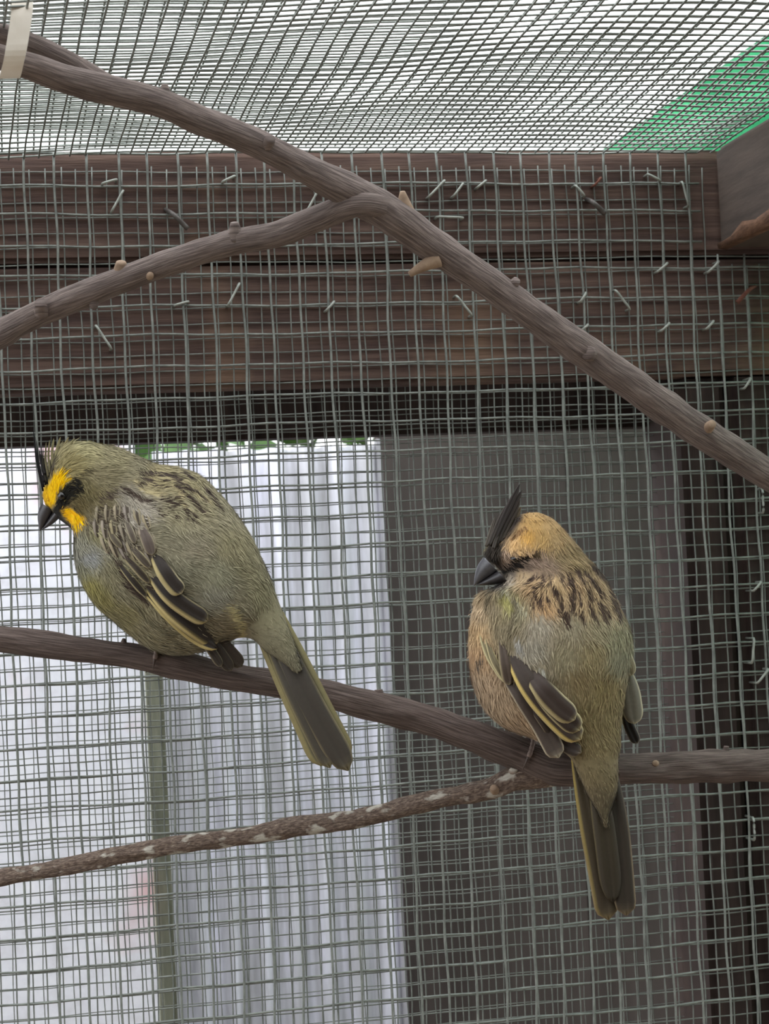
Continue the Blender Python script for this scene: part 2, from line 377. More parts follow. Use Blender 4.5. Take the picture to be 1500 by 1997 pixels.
# ------------------------------------------------------------------ staples and nails
def staple(a, b, mat='staple', r=0.0007, lab='short grey wire staple pinning the mesh to a plank', grp='staples in the wall mesh', bow=0.0):
    A = PY(*a, YW-0.0022); B = PY(*b, YW-0.0022)
    mid = (A+B)/2 + np.array([0, -0.0008-bow, 0])
    into = np.array([0, 0.011, 0])
    pts = spline([A+into, A+into*0.25, A, mid, B, B+into*0.25, B+into], 24)
    root = (A+B)/2
    v, f = tube(pts, r, 6)
    o = new_obj('staple', mesh_np('staple', v-root, f), MAT[mat]); o.location = Vector(root)
    tag(o, lab, 'staple', grp); return o
for a, b in [((240, 372), (218, 412)), ((200, 358), (227, 350)), ((435, 354), (458, 343)), ((620, 372), (598, 412)), ((467, 553), (445, 595)),
             ((342, 595), (367, 588)), ((652, 588), (637, 605)), ((187, 635), (217, 680)), ((867, 352), (837, 383)), ((903, 358), (885, 382)),
             ((948, 352), (932, 365)), ((853, 423), (903, 425)), ((890, 577), (920, 615)), ((1122, 362), (1140, 382)), ((1330, 355), (1342, 402)),
             ((1302, 513), (1282, 530)), ((1402, 510), (1382, 530)), ((1143, 571), (1132, 588)), ((1200, 566), (1228, 603)), ((1147, 633), (1137, 642)),
             ((1306, 630), (1290, 645)), ((1392, 626), (1378, 641)), ((1264, 340), (1288, 353))]:
    up_ = a[1] < 500
    staple(a, b, lab='short grey staple pinning the mesh to the %s plank' % ('upper' if up_ else 'lower'), grp='staples in the %s plank' % ('upper' if up_ else 'lower'))
for a, b in [((1464, 738), (1452, 757)), ((1486, 953), (1488, 1000)), ((1484, 1135), (1470, 1152)), ((1470, 1245), (1466, 1293)), ((1498, 1305), (1477, 1332)), ((1469, 1595), (1471, 1638))]:
    staple(a, b, lab='grey wire staple pinning the mesh to the corner post', grp='staples in the corner post')
staple((1172, 347), (1160, 361), 'rust', lab='small rusty red-brown staple on the upper plank', grp=None)
def nail(a, b, r, lab, mat='nail'):
    A = PY(*a, YW+0.004); M = PY((a[0]*0.6+b[0]*0.4), (a[1]*0.6+b[1]*0.4)-4, YW-0.006); B = PY(*b, YW-0.0045)
    pts = spline([A, M, B], 14); v, f = tube(pts, np.linspace(r*0.8, r*1.15, 14), 8); root = pts.mean(0)
    o = new_obj('bent_nail', mesh_np('bent_nail', v-root, f), MAT[mat]); o.location = Vector(root); tag(o, lab, 'nail')
nail((322, 408), (366, 446), 0.0013, 'bent dark nail hammered over the mesh above the thinner branch')
nail((1143, 388), (1180, 417), 0.0014, 'bent dark nail over the mesh on the upper plank near the rusty staple')
nail((1474, 558), (1438, 590), 0.0011, 'brown bent nail over the mesh below the roof beam', 'rust')

# ------------------------------------------------------------------ outside, beyond the mesh
YO = YW+0.40
def PYx(x, y): return PY(x, y, YO)
x0 = PYx(318, 1400)[0]; x1 = PYx(758, 1400)[0]; ztop = PYx(600, 872)[2]
def corrugated(name, x0, x1, z0, z1, y, pitch, amp, mat, label, cat):
    nx = int((x1-x0)/pitch*12)+1; xs = np.linspace(x0, x1, nx)
    yy = y + amp*np.sin((xs-x1)/pitch*2*math.pi)
    zz = [z1+0.0008*np.sin(xs*300), np.full(nx, z0)]
    v = [(xs[i]-x0, yy[i]+dy-y, zz[k][i]-z0) for dy in (0, 0.0012) for k in (0, 1) for i in range(nx)]
    f = [(i, nx+i, nx+i+1, i+1) for i in range(nx-1)] + [(2*nx+i, 2*nx+i+1, 3*nx+i+1, 3*nx+i) for i in range(nx-1)]
    f += [(i, i+1, 2*nx+i+1, 2*nx+i) for i in range(nx-1)] + [(nx-1, nx*2-1, nx*4-1, nx*3-1), (0, 2*nx, 3*nx, nx)]
    o = new_obj(name, mesh_np(name, np.array(v), f), mat); o.location = (x0, y, z0); tag(o, label, cat); return o
corrugated('corrugated_sheet', x0, x1, 0, ztop, YO, 0.0235, 0.0055, MAT['sheet'], 'pale grey corrugated metal sheet standing outside between white sheet and dark boards', 'metal sheet')
rim_ = new_obj('folded_rim', box_mesh('folded_rim', (x1-x0-0.0005, -0.007, 0), (x1-x0+0.003, 0.004, ztop+0.004), 0.0008), MAT['sheet'], None)
rim_.parent = bpy.data.objects['corrugated_sheet']
YS = YO-0.05
xs1 = PY(290, 1500, YS)[0]; zs1 = PY(100, 868, YS)[2]
o = new_obj('white_sheet', box_mesh('white_sheet', (-0.5, YS, 0), (xs1, YS+0.004, zs1), 0.001), MAT['white_sheet']); tag(o, 'flat white sheet with faint pink stains standing outside the mesh', 'sheet')
o = new_obj('mossy_post', box_mesh('mossy_post', (xs1+0.002, YS+0.012, 0), (PY(330, 1500, YS)[0], YS+0.035, zs1-0.09), 0.003), MAT['moss_post'])
tag(o, 'narrow green mossy post beside the edge of the white sheet', 'post')
# dark boards right of the corrugated sheet
bd = tag(empty('board_fence', (x1, YO, 0)), 'dark grey-brown vertical boards standing outside beside the corrugated sheet', 'fence')
bx = x1+0.012; k = 0
while bx < 1.1:
    w = 0.15+0.01*math.sin(k*3.1)
    yk = YO+0.045+0.003*math.sin(k*2.3)
    new_obj('board', box_mesh('board', (bx-x1, yk-YO, 0), (bx+w-x1, yk+0.018-YO, zlow+0.2), 0.001), MAT['dark_board'], bd)
    bx += w+0.0002; k += 1
# a rail joining the boards
new_obj('rail', box_mesh('rail', (0.01, 0.065, 1.1), (1.1-x1, 0.09, 1.16), 0.003), MAT['dark_board'], bd)
# shrub behind the sheets
sh = tag(empty('shrub', (0.35, YO+0.35, 0)), 'green leafy shrub showing above the corrugated sheet', 'shrub')
nl = 900; V = []; Fc = []
cc = rng.uniform([-0.35, -0.12, 1.4], [0.3, 0.12, 1.78], (nl, 3))
for k in range(nl):
    d = rng.normal(size=3); d /= np.linalg.norm(d); e = np.cross(d, rng.normal(size=3)); e /= np.linalg.norm(e); nrm = np.cross(d, e)
    L, w = rng.uniform(0.03, 0.05), rng.uniform(0.010, 0.016); b0 = len(V)
    V += [cc[k], cc[k]+d*L*0.5+e*w+nrm*0.003, cc[k]+d*L, cc[k]+d*L*0.5-e*w+nrm*0.003, cc[k]+d*L*0.5]
    Fc += [(b0, b0+1, b0+4), (b0+1, b0+2, b0+4), (b0+2, b0+3, b0+4), (b0+3, b0, b0+4)]
fo = new_obj('foliage', mesh_np('foliage', np.array(V), Fc), MAT['leaf'], sh); fo['kind'] = 'stuff'
for k in range(6):
    a = np.array([rng.uniform(-0.05, 0.05), 0, 0]); b_ = np.array([rng.uniform(-0.3, 0.3), rng.uniform(-0.1, 0.1), 1.55])
    v, f = tube(spline([a, (a+b_)/2+rng.normal(0, 0.03, 3), b_], 12), np.linspace(0.012, 0.004, 12), 7)
    new_obj('stem', mesh_np('stem', v, f), MAT['bark_dark'], sh)

# ------------------------------------------------------------------ branches
def branch_mesh(name, pts, root, mat, nseg=140, n=28, rough=0.05, seed=0, knots=()):
    """pts: (px, py, half width px, depth)"""
    pts = np.asarray(pts, float)
    c = Pv(pts[:, :2], pts[:, 3]); r = pts[:, 2]*pts[:, 3]/FPX
    q = spline(np.hstack([c, r[:, None]]), nseg)
    p = q[:, :3]; rr = q[:, 3]
    g_ = np.random.default_rng(seed)
    an = np.arange(n)*2*math.pi/n
    s = np.concatenate([[0], np.cumsum(np.linalg.norm(np.diff(p, axis=0), axis=1))])
    mod = np.ones((nseg, n))
    for _ in range(14):
        k1 = g_.integers(1, 8); ph = g_.random(2)*6.28; fr = g_.uniform(40, 420)
        mod += rough*0.28*np.sin(k1*an[None, :]+ph[0] + 1.2*np.sin(s[:, None]*60+ph[1]))*np.sin(s[:, None]*fr+ph[1])
    for _ in range(5):
        fr = g_.uniform(25, 120); mod += rough*0.35*np.sin(s[:, None]*fr+g_.random()*6.28)
    for ks, kh, kw in knots:                       # rings of old nodes at fraction ks
        mod += kh*np.exp(-((s[:, None]/s[-1]-ks)/kw)**2)
    v, f = tube(p, rr, n, cap=True, rfun=lambda m_, n_: mod)
    u = np.vstack([np.stack([np.cos(np.tile(an, (nseg, 1))), np.repeat(s[:, None], n, 1)*1000/8, np.sin(np.tile(an, (nseg, 1)))], -1).reshape(-1, 3),
                   [[0, 0, 0], [0, s[-1]*125, 0]]])
    o = new_obj(name, mesh_np(name, localize(root, v), f, vec=u), mat, root)
    return o, q
def stub(root, a, b, ra, rb, da, db, mat, name='stub', n=10, bend=(0, 0)):
    A = P(*a, da); B = P(*b, db); Mi = P((a[0]+b[0])/2+bend[0], (a[1]+b[1])/2+bend[1], (da+db)/2)
    pts = spline([A, Mi, B], 8); v, f = tube(pts, np.linspace(ra, rb, 8)*da/FPX, n)
    u = np.zeros((len(v), 3)); u[:, 1] = v[:, 0]*50; u[:, 0] = v[:, 2]*100
    new_obj(name, mesh_np(name, localize(root, v), f, vec=u), mat, root)

def DU(x): return 0.80 + 0.17*np.clip((x+40)/1540, -0.1, 1.25)      # depth of the upper branch
ub = tag(empty('branch', P(720, 390, DU(720))), 'bare grey forked branch running diagonally below the ceiling mesh, held by a white tie', 'branch')
main = [(-420, -10, 23), (-200, 50, 24), (-70, 88, 24), (0, 112, 24), (60, 130, 26), (100, 145, 28), (150, 160, 30), (200, 173, 31), (300, 197, 28), (400, 238, 28), (500, 279, 28), (600, 331, 29), (690, 378, 34), (750, 412, 35),
        (850, 482, 33), (950, 550, 32), (1050, 622, 31), (1150, 692, 32), (1250, 762, 33), (1350, 831, 32), (1450, 895, 31), (1540, 952, 31), (1700, 1058, 30), (1860, 1160, 28)]
branch_mesh('stem', [(x, y, h, DU(x)) for x, y, h in main], ub, MAT['bark'], 270, 32, 0.045, 3, knots=((0.70, 0.05, 0.005), (0.61, 0.05, 0.004), (0.36, 0.05, 0.005)))
branch_mesh('fork', [(-330, -70, 20, 0.80), (-70, 38, 22, 0.815), (0, 64, 21, 0.82), (60, 84, 20, 0.825), (110, 106, 19, 0.828), (160, 132, 18, 0.83), (205, 158, 16, 0.828), (250, 180, 12, 0.83)], ub, MAT['bark'], 60, 20, 0.04, 4)
side = [(760, 408, 24, DU(740)), (700, 396, 27, DU(700)-0.004), (650, 414, 26, 0.884), (600, 434, 25, 0.887), (550, 454, 25, 0.89), (450, 474, 25, 0.895), (350, 505, 25, 0.90), (250, 541, 26, 0.905),
        (150, 580, 27, 0.91), (75, 612, 25, 0.915), (0, 652, 27, 0.92), (-70, 694, 27, 0.925), (-260, 812, 26, 0.935), (-420, 905, 24, 0.945)]
branch_mesh('side_branch', side, ub, MAT['bark'], 130, 28, 0.045, 5, knots=((0.6, 0.08, 0.009), (0.25, 0.04, 0.008)))
stub(ub, (790, 425), (785, 373), 26, 5, DU(785), DU(785)-0.004, MAT['stub'])
stub(ub, (855, 505), (799, 535), 17, 6, DU(830), DU(830)-0.002, MAT['stub'], bend=(0, -2))
stub(ub, (990, 570), (1008, 546), 16, 8, DU(1000), DU(1000)-0.006, MAT['bark'])
stub(ub, (1375, 840), (1390, 826), 14, 8, DU(1385)-0.006, DU(1385)-0.013, MAT['stub'])
stub(ub, (322, 195), (321, 164), 18, 6, DU(320), DU(320)-0.002, MAT['bark'])
stub(ub, (460, 468), (457, 434), 20, 8, 0.893, 0.89, MAT['bark'])
stub(ub, (236, 535), (236, 511), 18, 10, 0.905, 0.902, MAT['stub'])
stub(ub, (82, 610), (78, 590), 16, 11, 0.91, 0.904, MAT['bark'])
stub(ub, (182, 575), (183, 602), 14, 7, 0.907, 0.907, MAT['bark'])
stub(ub, (520, 285), (528, 270), 13, 10, DU(520)-0.004, DU(525)-0.009, MAT['bark'])
stub(ub, (1150, 690), (1147, 688), 20, 13, DU(1150)-0.004, DU(1150)-0.0095, MAT['bark'], name='knot')
stub(ub, (292, 538), (294, 536), 9, 6, 0.90, 0.8965, MAT['stub'], name='knot')
stub(ub, (1228, 738), (1231, 713), 10, 6, DU(1230), DU(1230), MAT['bark'])

DP = 0.950
pb = tag(empty('branch', P(1080, 1500, DP)), 'dark forked perch branch carrying both birds', 'branch')
def DL(x): return DP + 0.03*max(0, (x-1150)/400)
pm = [(-520, 1190, 23), (-280, 1218, 24), (-70, 1238, 25), (0, 1245, 25), (120, 1262, 26), (240, 1277, 25), (320, 1291, 26), (440, 1318, 26), (520, 1331, 27), (633, 1353, 27), (733, 1378, 29), (833, 1404, 29), (900, 1428, 30), (960, 1450, 32),
      (1013, 1472, 33), (1067, 1494, 36), (1130, 1501, 34), (1213, 1500, 30), (1333, 1496, 31), (1500, 1492, 32), (1580, 1490, 32), (1760, 1480, 31), (1900, 1474, 30)]
_, perchq = branch_mesh('stem', [(x, y, h, DL(x)) for x, y, h in pm], pb, MAT['bark_dark'], 220, 32, 0.06, 8, knots=((0.18, 0.06, 0.006), (0.52, 0.05, 0.006)))
fk = [(1090, 1510, 22), (1045, 1514, 22), (1005, 1518, 21), (960, 1537, 20), (900, 1550, 19), (867, 1556, 20), (767, 1580, 19), (667, 1602, 18), (567, 1614, 18), (480, 1630, 18), (360, 1645, 18), (240, 1666, 17), (120, 1692, 16), (0, 1712, 16), (-70, 1726, 16), (-240, 1756, 15), (-400, 1792, 12)]
branch_mesh('fork', [(x, y, h, DP+0.012*(1090-x)/1000) for x, y, h in fk], pb, MAT['bark_rough'], 220, 28, 0.11, 12, knots=((0.115, 0.12, 0.008), (0.36, 0.1, 0.006), (0.53, 0.08, 0.005), (0.68, 0.09, 0.006)))
stub(pb, (1000, 1515), (1003, 1498), 14, 7, DP, DP-0.004, MAT['bark_rough'])
stub(pb, (965, 1540), (962, 1536), 11, 6, DP-0.002, DP-0.0058, MAT['stub'], name='knot')
stub(pb, (240, 1262), (242, 1245), 9, 3, DP, DP, MAT['bark_dark'])
stub(pb, (740, 1362), (738, 1345), 12, 8, DP, DP, MAT['bark_dark'])
stub(pb, (1416, 1470), (1417, 1455), 8, 5, DP+0.02, DP+0.02, MAT['bark_dark'])
stub(pb, (1280, 1490), (1277, 1488), 9, 5, DP+0.005, DP+0.0014, MAT['stub'], name='knot')

# ------------------------------------------------------------------ white tie
tie = tag(empty('cable_tie', P(40, 60, 0.80)), 'white plastic tie looped round the branch prongs', 'cable tie')
prof = [(47, -110, 0.790), (45, -30, 0.791), (42, 30, 0.7915), (36, 70, 0.792), (30, 105, 0.793), (24, 132, 0.797), (20, 147, 0.805), (18, 138, 0.826), (24, 105, 0.838), (32, 60, 0.845), (40, 0, 0.842), (46, -90, 0.80), (47, -118, 0.793)]
c = spline([P(*q) for q in prof], 80); wv = np.linspace(21, 20, 80)
side_v = RT*0.98+UP*0.02; V = []
tg = np.gradient(c, axis=0); tg /= np.linalg.norm(tg, axis=1)[:, None]
for k in range(80):
    nn = np.cross(tg[k], side_v); nn /= np.linalg.norm(nn); w = wv[k]*0.8/FPX
    V += [c[k]-side_v*w+nn*0.0005, c[k]+side_v*w+nn*0.0005, c[k]+side_v*w-nn*0.0005, c[k]-side_v*w-nn*0.0005]
f = [(4*k+i, 4*k+(i+1) % 4, 4*k+4+(i+1) % 4, 4*k+4+i) for k in range(79) for i in range(4)] + [(3, 2, 1, 0), (316, 317, 318, 319)]
new_obj('strap', mesh_np('strap', localize(tie, np.array(V)), f, smooth=False), MAT['tie'], tie)
hd = P(47, -105, 0.786)
new_obj('buckle', box_mesh('buckle', hd-np.array([0.005, 0.004, 0.006])-np.array(tie.location), hd+np.array([0.005, 0.004, 0.006])-np.array(tie.location), 0.001), MAT['tie'], tie)

# ------------------------------------------------------------------ birds
def in_poly(x, y, poly):
    poly = np.asarray(poly, float); ins = np.zeros(x.shape, bool); j = len(poly)-1
    for i in range(len(poly)):
        xi, yi = poly[i]; xj, yj = poly[j]
        ins ^= ((yi > y) != (yj > y)) & (x < (xj-xi)*(y-yi)/(yj-yi+1e-9)+xi); j = i
    return ins
def seg_dist(x, y, pts):
    d = np.full(x.shape, 1e9); pts = np.asarray(pts, float)
    for (ax, ay), (bx_, by_) in zip(pts[:-1], pts[1:]):
        l2 = (bx_-ax)**2+(by_-ay)**2+1e-9
        t_ = np.clip(((x-ax)*(bx_-ax)+(y-ay)*(by_-ay))/l2, 0, 1)
        d = np.minimum(d, np.hypot(x-ax-t_*(bx_-ax), y-ay-t_*(by_-ay)))
    return d
class Paint:
    """markings of the plumage: soft fields of colour, patches and streaks"""
    def __init__(self, field, patches, streaks, sat=1.0, gain=1.0):
        self.sat = sat; self.gain = gain
        self.f = np.array([[a, b] for a, b, _ in field], float); self.c = np.array([lin(c) for _, _, c in field])
        self.p = patches; self.s = streaks
    def __call__(self, x, y):
        x = np.asarray(x, float); y = np.asarray(y, float)
        d2 = (x[:, None]-self.f[None, :, 0])**2+(y[:, None]-self.f[None, :, 1])**2
        w = 1/(d2+60)**1.9; col = (w@self.c)/w.sum(1)[:, None]
        for pts, r, soft, c in self.s:
            m_ = np.clip((r*1.3+soft-seg_dist(x, y, pts))/(soft+1e-6), 0, 1)[:, None]
            col = col*(1-m_)+lin(c)*m_
        for poly, soft, c in self.p:
            ins = in_poly(x, y, poly); d = seg_dist(x, y, list(poly)+[poly[0]])
            m_ = np.clip(0.5+np.where(ins, d, -d)/soft*0.5, 0, 1)[:, None]
            col = col*(1-m_)+lin(c)*m_
        lum = (col@np.array([0.3, 0.55, 0.15]))[:, None]
        sat = np.clip(self.sat+1.2*((col.max(1)-col.min(1))[:, None]-0.3), self.sat, 1.05)
        return (lum+(col-lum)*sat)*self.gain

def make_body(root, st, paint, name, n_strand, seed, strand_len=(0.0028, 0.0052), ns=190, na=150, lift=0.16, skip=None):
    """st rows: Ax, Ay, Bx, By, depth half (px), depth"""
    st = np.asarray(st, float)
    # resample by chord length of centre line
    cxy = (st[:, 0:2]+st[:, 2:4])/2
    s = np.concatenate([[0], np.cumsum(np.linalg.norm(np.diff(cxy, axis=0), axis=1)+6)])
    def interp(q):
        tan = np.gradient(st, s, axis=0); k = np.clip(np.searchsorted(s, q, 'right')-1, 0, len(s)-2)
        h = (s[k+1]-s[k])[:, None]; u = ((q-s[k])/(s[k+1]-s[k]))[:, None]
        return (2*u**3-3*u**2+1)*st[k]+(u**3-2*u**2+u)*h*tan[k]+(-2*u**3+3*u**2)*st[k+1]+(u**3-u**2)*h*tan[k+1]
    def surf(q, ph):
        w = interp(q); A = w[:, 0:2]; B = w[:, 2:4]; C = (A+B)/2; H = (A-B)/2
        cx = np.cos(ph)[:, None]; sx_ = np.sin(ph)
        px = C+H*cx; d = w[:, 5]-w[:, 4]*sx_*w[:, 5]/FPX
        return px, Pv(px, d)
    q = np.linspace(0, s[-1], ns); an = np.arange(na)*2*math.pi/na
    Q, A_ = np.meshgrid(q, an, indexing='ij'); px, v = surf(Q.ravel(), A_.ravel())
    i = np.arange(ns-1)[:, None]*na; j = np.arange(na)[None, :]; jn = (j+1) % na
    f = np.stack([i+j, i+jn, i+na+jn, i+na+j], -1).reshape(-1, 4)
    # close the ends
    fl = [tuple(r_) for r_ in f]+[tuple(range(na))[::-1], tuple(range((ns-1)*na, ns*na))]
    col = paint(px[:, 0], px[:, 1])
    me = mesh_np(name, localize(root, v), fl, col=col)
    body = new_obj(name, me, MAT['plumage'], root)
    bvh = BVHTree.FromPolygons([Vector(p) for p in v], fl)
    # plumage: fine barbs lying head to tail over the body
    g_ = np.random.default_rng(seed); m_ = n_strand*2
    qq = g_.random(m_)*s[-1]*0.985; ph = g_.random(m_)*2*math.pi
    w = interp(qq); size = np.linalg.norm(w[:, 0:2]-w[:, 2:4], axis=1); keep = g_.random(m_) < np.clip(size/250, 0.4, 1.0)
    qq, ph = qq[keep][:n_strand], ph[keep][:n_strand]; k = len(qq); e = 0.5
    px, p0 = surf(qq, ph); _, pq = surf(qq+e, ph); _, pa = surf(qq, ph+0.01)
    tq = pq-p0; tq /= np.linalg.norm(tq, axis=1)[:, None]+1e-12; ta = pa-p0; ta /= np.linalg.norm(ta, axis=1)[:, None]+1e-12
    nrm = np.cross(tq, ta); nrm /= np.linalg.norm(nrm, axis=1)[:, None]+1e-12
    ctr = interp(qq); cpt = Pv((ctr[:, 0:2]+ctr[:, 2:4])/2, ctr[:, 5]); sg = np.sign(((p0-cpt)*nrm).sum(1))[:, None]; nrm *= sg
    ang = 0.28*np.sin(px[:, 0]*0.06+px[:, 1]*0.021)+0.22*np.sin(px[:, 1]*0.07-px[:, 0]*0.03)+g_.normal(0, 0.16, k)
    dr = tq*np.cos(ang)[:, None]+np.cross(nrm, tq)*np.sin(ang)[:, None]
    L = g_.uniform(*strand_len, k)[:, None]; L *= np.clip(size[keep][:n_strand]/160, 0.6, 1.0)[:, None]
    wd = np.cross(nrm, dr); hw = g_.uniform(0.00016, 0.0003, k)[:, None]
    lf = (lift*g_.uniform(0.5, 1.5, k)*np.where(g_.random(k) < 0.06, 2.6, 1.0))[:, None]
    base = p0-nrm*0.0003
    mid = base+dr*L*0.5+nrm*L*lf*0.65; tip = base+dr*L+nrm*L*lf*0.7
    V = np.stack([base-wd*hw, base+wd*hw, mid+wd*hw*0.9, mid-wd*hw*0.9, tip+wd*hw*0.25, tip-wd*hw*0.25], 1).reshape(-1, 3)
    b0 = np.arange(k)[:, None]*6
    Fc = np.vstack([b0+np.array([[0, 1, 2, 3]]), b0+np.array([[3, 2, 4, 5]])])
    off = g_.uniform(0, 0.4, k)
    c0 = paint(px[:, 0]+g_.normal(0, 1.2, k), px[:, 1]+g_.normal(0, 1.2, k))*g_.uniform(0.72, 1.3, k)[:, None]
    cc_ = np.repeat(c0[:, None, :], 6, 1).reshape(-1, 3)
    pl = new_obj('plumage', mesh_np('plumage', localize(root, V), Fc, col=np.clip(cc_, 0, 0.9)), MAT['plumage'], root); pl['kind'] = 'stuff'
    return body, bvh

def hit_depth(bvh, x, y, default):
    r = Vector(ray(x, y)); h = bvh.ray_cast(Vector(CAM), r.normalized())
    if h[0] is None: return default
    return (np.array(h[0])-CAM)@FW
def feather(root, bvh, pts, w, cols, name='feather', off=0.0022, depth=None, lead=(0.25, 0.75), rim=None, n=26, m=11, cup=0.14, tipr=0.82, edge='l', ew=0.26,
            base_w=0.35, thick=0.0004, fade=None):
    """pts: centre line pixels base to tip; w: full width px; cols: (vane, edge); depth: list per point or None (lies on body)"""
    pts = np.asarray(pts, float)
    if depth is None:
        dd = [hit_depth(bvh, x, y, np.nan) for x, y in pts]; dd = np.array(dd)
        ok = ~np.isnan(dd); dd = np.interp(np.arange(len(dd)), np.arange(len(dd))[ok], dd[ok]) if ok.any() else np.full(len(dd), 0.93)
        tp_ = np.linspace(0, 1, len(dd)); sm_ = np.clip(tp_/0.35, 0, 1); dd = dd-off*sm_+0.0012*(1-sm_)
    else: dd = np.asarray(depth, float)
    q = spline(np.column_stack([pts, dd*1.0]), n); tt = np.linspace(0, 1, n)
    t2 = np.gradient(q[:, :2], axis=0); t2 /= np.linalg.norm(t2, axis=1)[:, None]; nr = np.stack([-t2[:, 1], t2[:, 0]], 1)
    prof = np.where(tt < tipr, base_w+(1-base_w)*np.sin(np.clip(tt/0.6, 0, 1)*math.pi/2), np.sqrt(np.clip(1-((tt-tipr)/(1-tipr))**2, 0.004, 1)))
    xx = np.linspace(-1, 1, m)
    px = q[:, None, :2]+nr[:, None, :]*(xx[None, :, None]*prof[:, None, None]*w/2)
    dz = q[:, None, 2]+cup*(w/2*0.94/FPX)*(xx[None, :]**2)*np.ones((n, 1)) + 0.00025*np.cos(xx*math.pi*2.0)[None, :]
    top = Pv(px.reshape(-1, 2), dz.reshape(-1)); bot = Pv(px.reshape(-1, 2), dz.reshape(-1)+thick)
    X = np.tile(xx, (n, 1)); T = np.tile(tt[:, None], (1, m))
    van, edg = lin(cols[0]), lin(cols[1])
    e = np.zeros((n, m))
    if 'l' in edge: e = np.maximum(e, np.clip((X-(1-2*ew))/(0.16), 0, 1))
    if 'r' in edge: e = np.maximum(e, np.clip((-X-(1-2*ew))/(0.16), 0, 1))
    if rim is not None: rimc = lin(rim)
    col = van[None, None]*(1-e[..., None])+edg[None, None]*e[..., None]
    if fade is not None: col = col*(1-T[..., None]*fade[1])+lin(fade[0])*T[..., None]*fade[1]
    if rim is not None:
        rr_ = np.maximum(np.clip((np.abs(X)-0.9)/0.08, 0, 1)*np.clip((T-0.3)*3, 0, 1), np.clip((T-0.955)/0.03, 0, 1))[..., None]
        col = col*(1-rr_)+rimc*rr_
    sh_ = np.clip(1-np.abs(X)/0.1, 0, 1)[..., None]*0.22; col = col*(1-sh_)+np.clip(col*0.5, 0, 1)*sh_      # shaft
    col = col.reshape(-1, 3); col = col*(0.62+0.4*np.clip(col.mean(1, keepdims=True)/0.22, 0, 1))
    N = n*m; i = np.arange(n-1)[:, None]*m; j = np.arange(m-1)[None, :]
    f1 = np.stack([i+j, i+j+1, i+m+j+1, i+m+j], -1).reshape(-1, 4); f2 = f1[:, ::-1]+N
    bd_ = list(range(m))+[k*m+m-1 for k in range(1, n)]+[(n-1)*m+k for k in range(m-2, -1, -1)]+[k*m for k in range(n-2, 0, -1)]
    f3 = [(bd_[k], bd_[k]+N, bd_[(k+1) % len(bd_)]+N, bd_[(k+1) % len(bd_)]) for k in range(len(bd_))]
    fl = [tuple(r_) for r_ in f1]+[tuple(r_) for r_ in f2]+f3
    return new_obj(name, mesh_np(name, localize(root, np.vstack([top, bot])), fl, col=np.vstack([col, col])), MAT['feather'], root)

def bill(root, top_base, bot_base, tip, d, dtip, half, mats, bend=0.16, split=0.58):
    """conical finch bill in two mandibles: base line top_base-bot_base, tip"""
    root_b = bpy.data.objects.new('bill', None); COL.objects.link(root_b); root_b.parent = root
    tb, bb, tp = map(lambda a: np.array(a, float), (top_base, bot_base, tip))
    mid_b = tb+(bb-tb)*split
    for nm, a, b, mt, tipf in (('upper_mandible', tb, mid_b+(bb-tb)*0.03, mats[0], 1.0), ('lower_mandible', mid_b, bb, mats[1], 0.93)):
        n_, na_ = 22, 20; V = []
        tpp = a*(1-tipf)*0.5+b*(1-tipf)*0.5+tp*tipf
        for k in range(n_):
            t_ = k/(n_-1); g1 = (1-t_)
            A = a+(tpp-a)*t_; B = b+(tpp-b)*t_
            out = (tb-bb)/np.linalg.norm(tb-bb)
            bow = math.sin(t_*math.pi)*np.linalg.norm(tp-tb)*bend
            if nm == 'upper_mandible': A = A+out*bow; B = B-out*bow*0.05
            else: B = B-out*bow*0.45
            C = (A+B)/2; H = (A-B)/2; dep = d+(dtip-d)*t_; hz = half*(g1**0.8)*(0.95 if nm[0] == 'u' else 0.85)+0.3
            for i_ in range(na_):
                p_ = i_/na_*2*math.pi
                V.append(P(*(C+H*math.cos(p_)), dep-hz*math.sin(p_)*d/FPX))
        fl = [(k*na_+i_, k*na_+(i_+1) % na_, (k+1)*na_+(i_+1) % na_, (k+1)*na_+i_) for k in range(n_-1) for i_ in range(na_)]
        fl += [tuple(range(na_))[::-1], tuple(range((n_-1)*na_, n_*na_))]
        new_obj(nm, mesh_np(nm, localize(root, np.array(V)), fl), mt, root_b)
    return root_b
def ball(root, c, r, mat, name, squash=(1, 1, 1), par=None):
    nu, nv = 20, 14; V = []
    for i_ in range(nv+1):
        a_ = math.pi*i_/nv
        for j_ in range(nu):
            b_ = 2*math.pi*j_/nu
            V.append(c+r*(squash[0]*math.sin(a_)*math.cos(b_)*RT+squash[1]*math.cos(a_)*UP+squash[2]*math.sin(a_)*math.sin(b_)*FW))
    fl = [(i_*nu+j_, i_*nu+(j_+1) % nu, (i_+1)*nu+(j_+1) % nu, (i_+1)*nu+j_) for i_ in range(nv) for j_ in range(nu)]
    return new_obj(name, mesh_np(name, localize(root, np.array(V)), fl), mat, par or root)
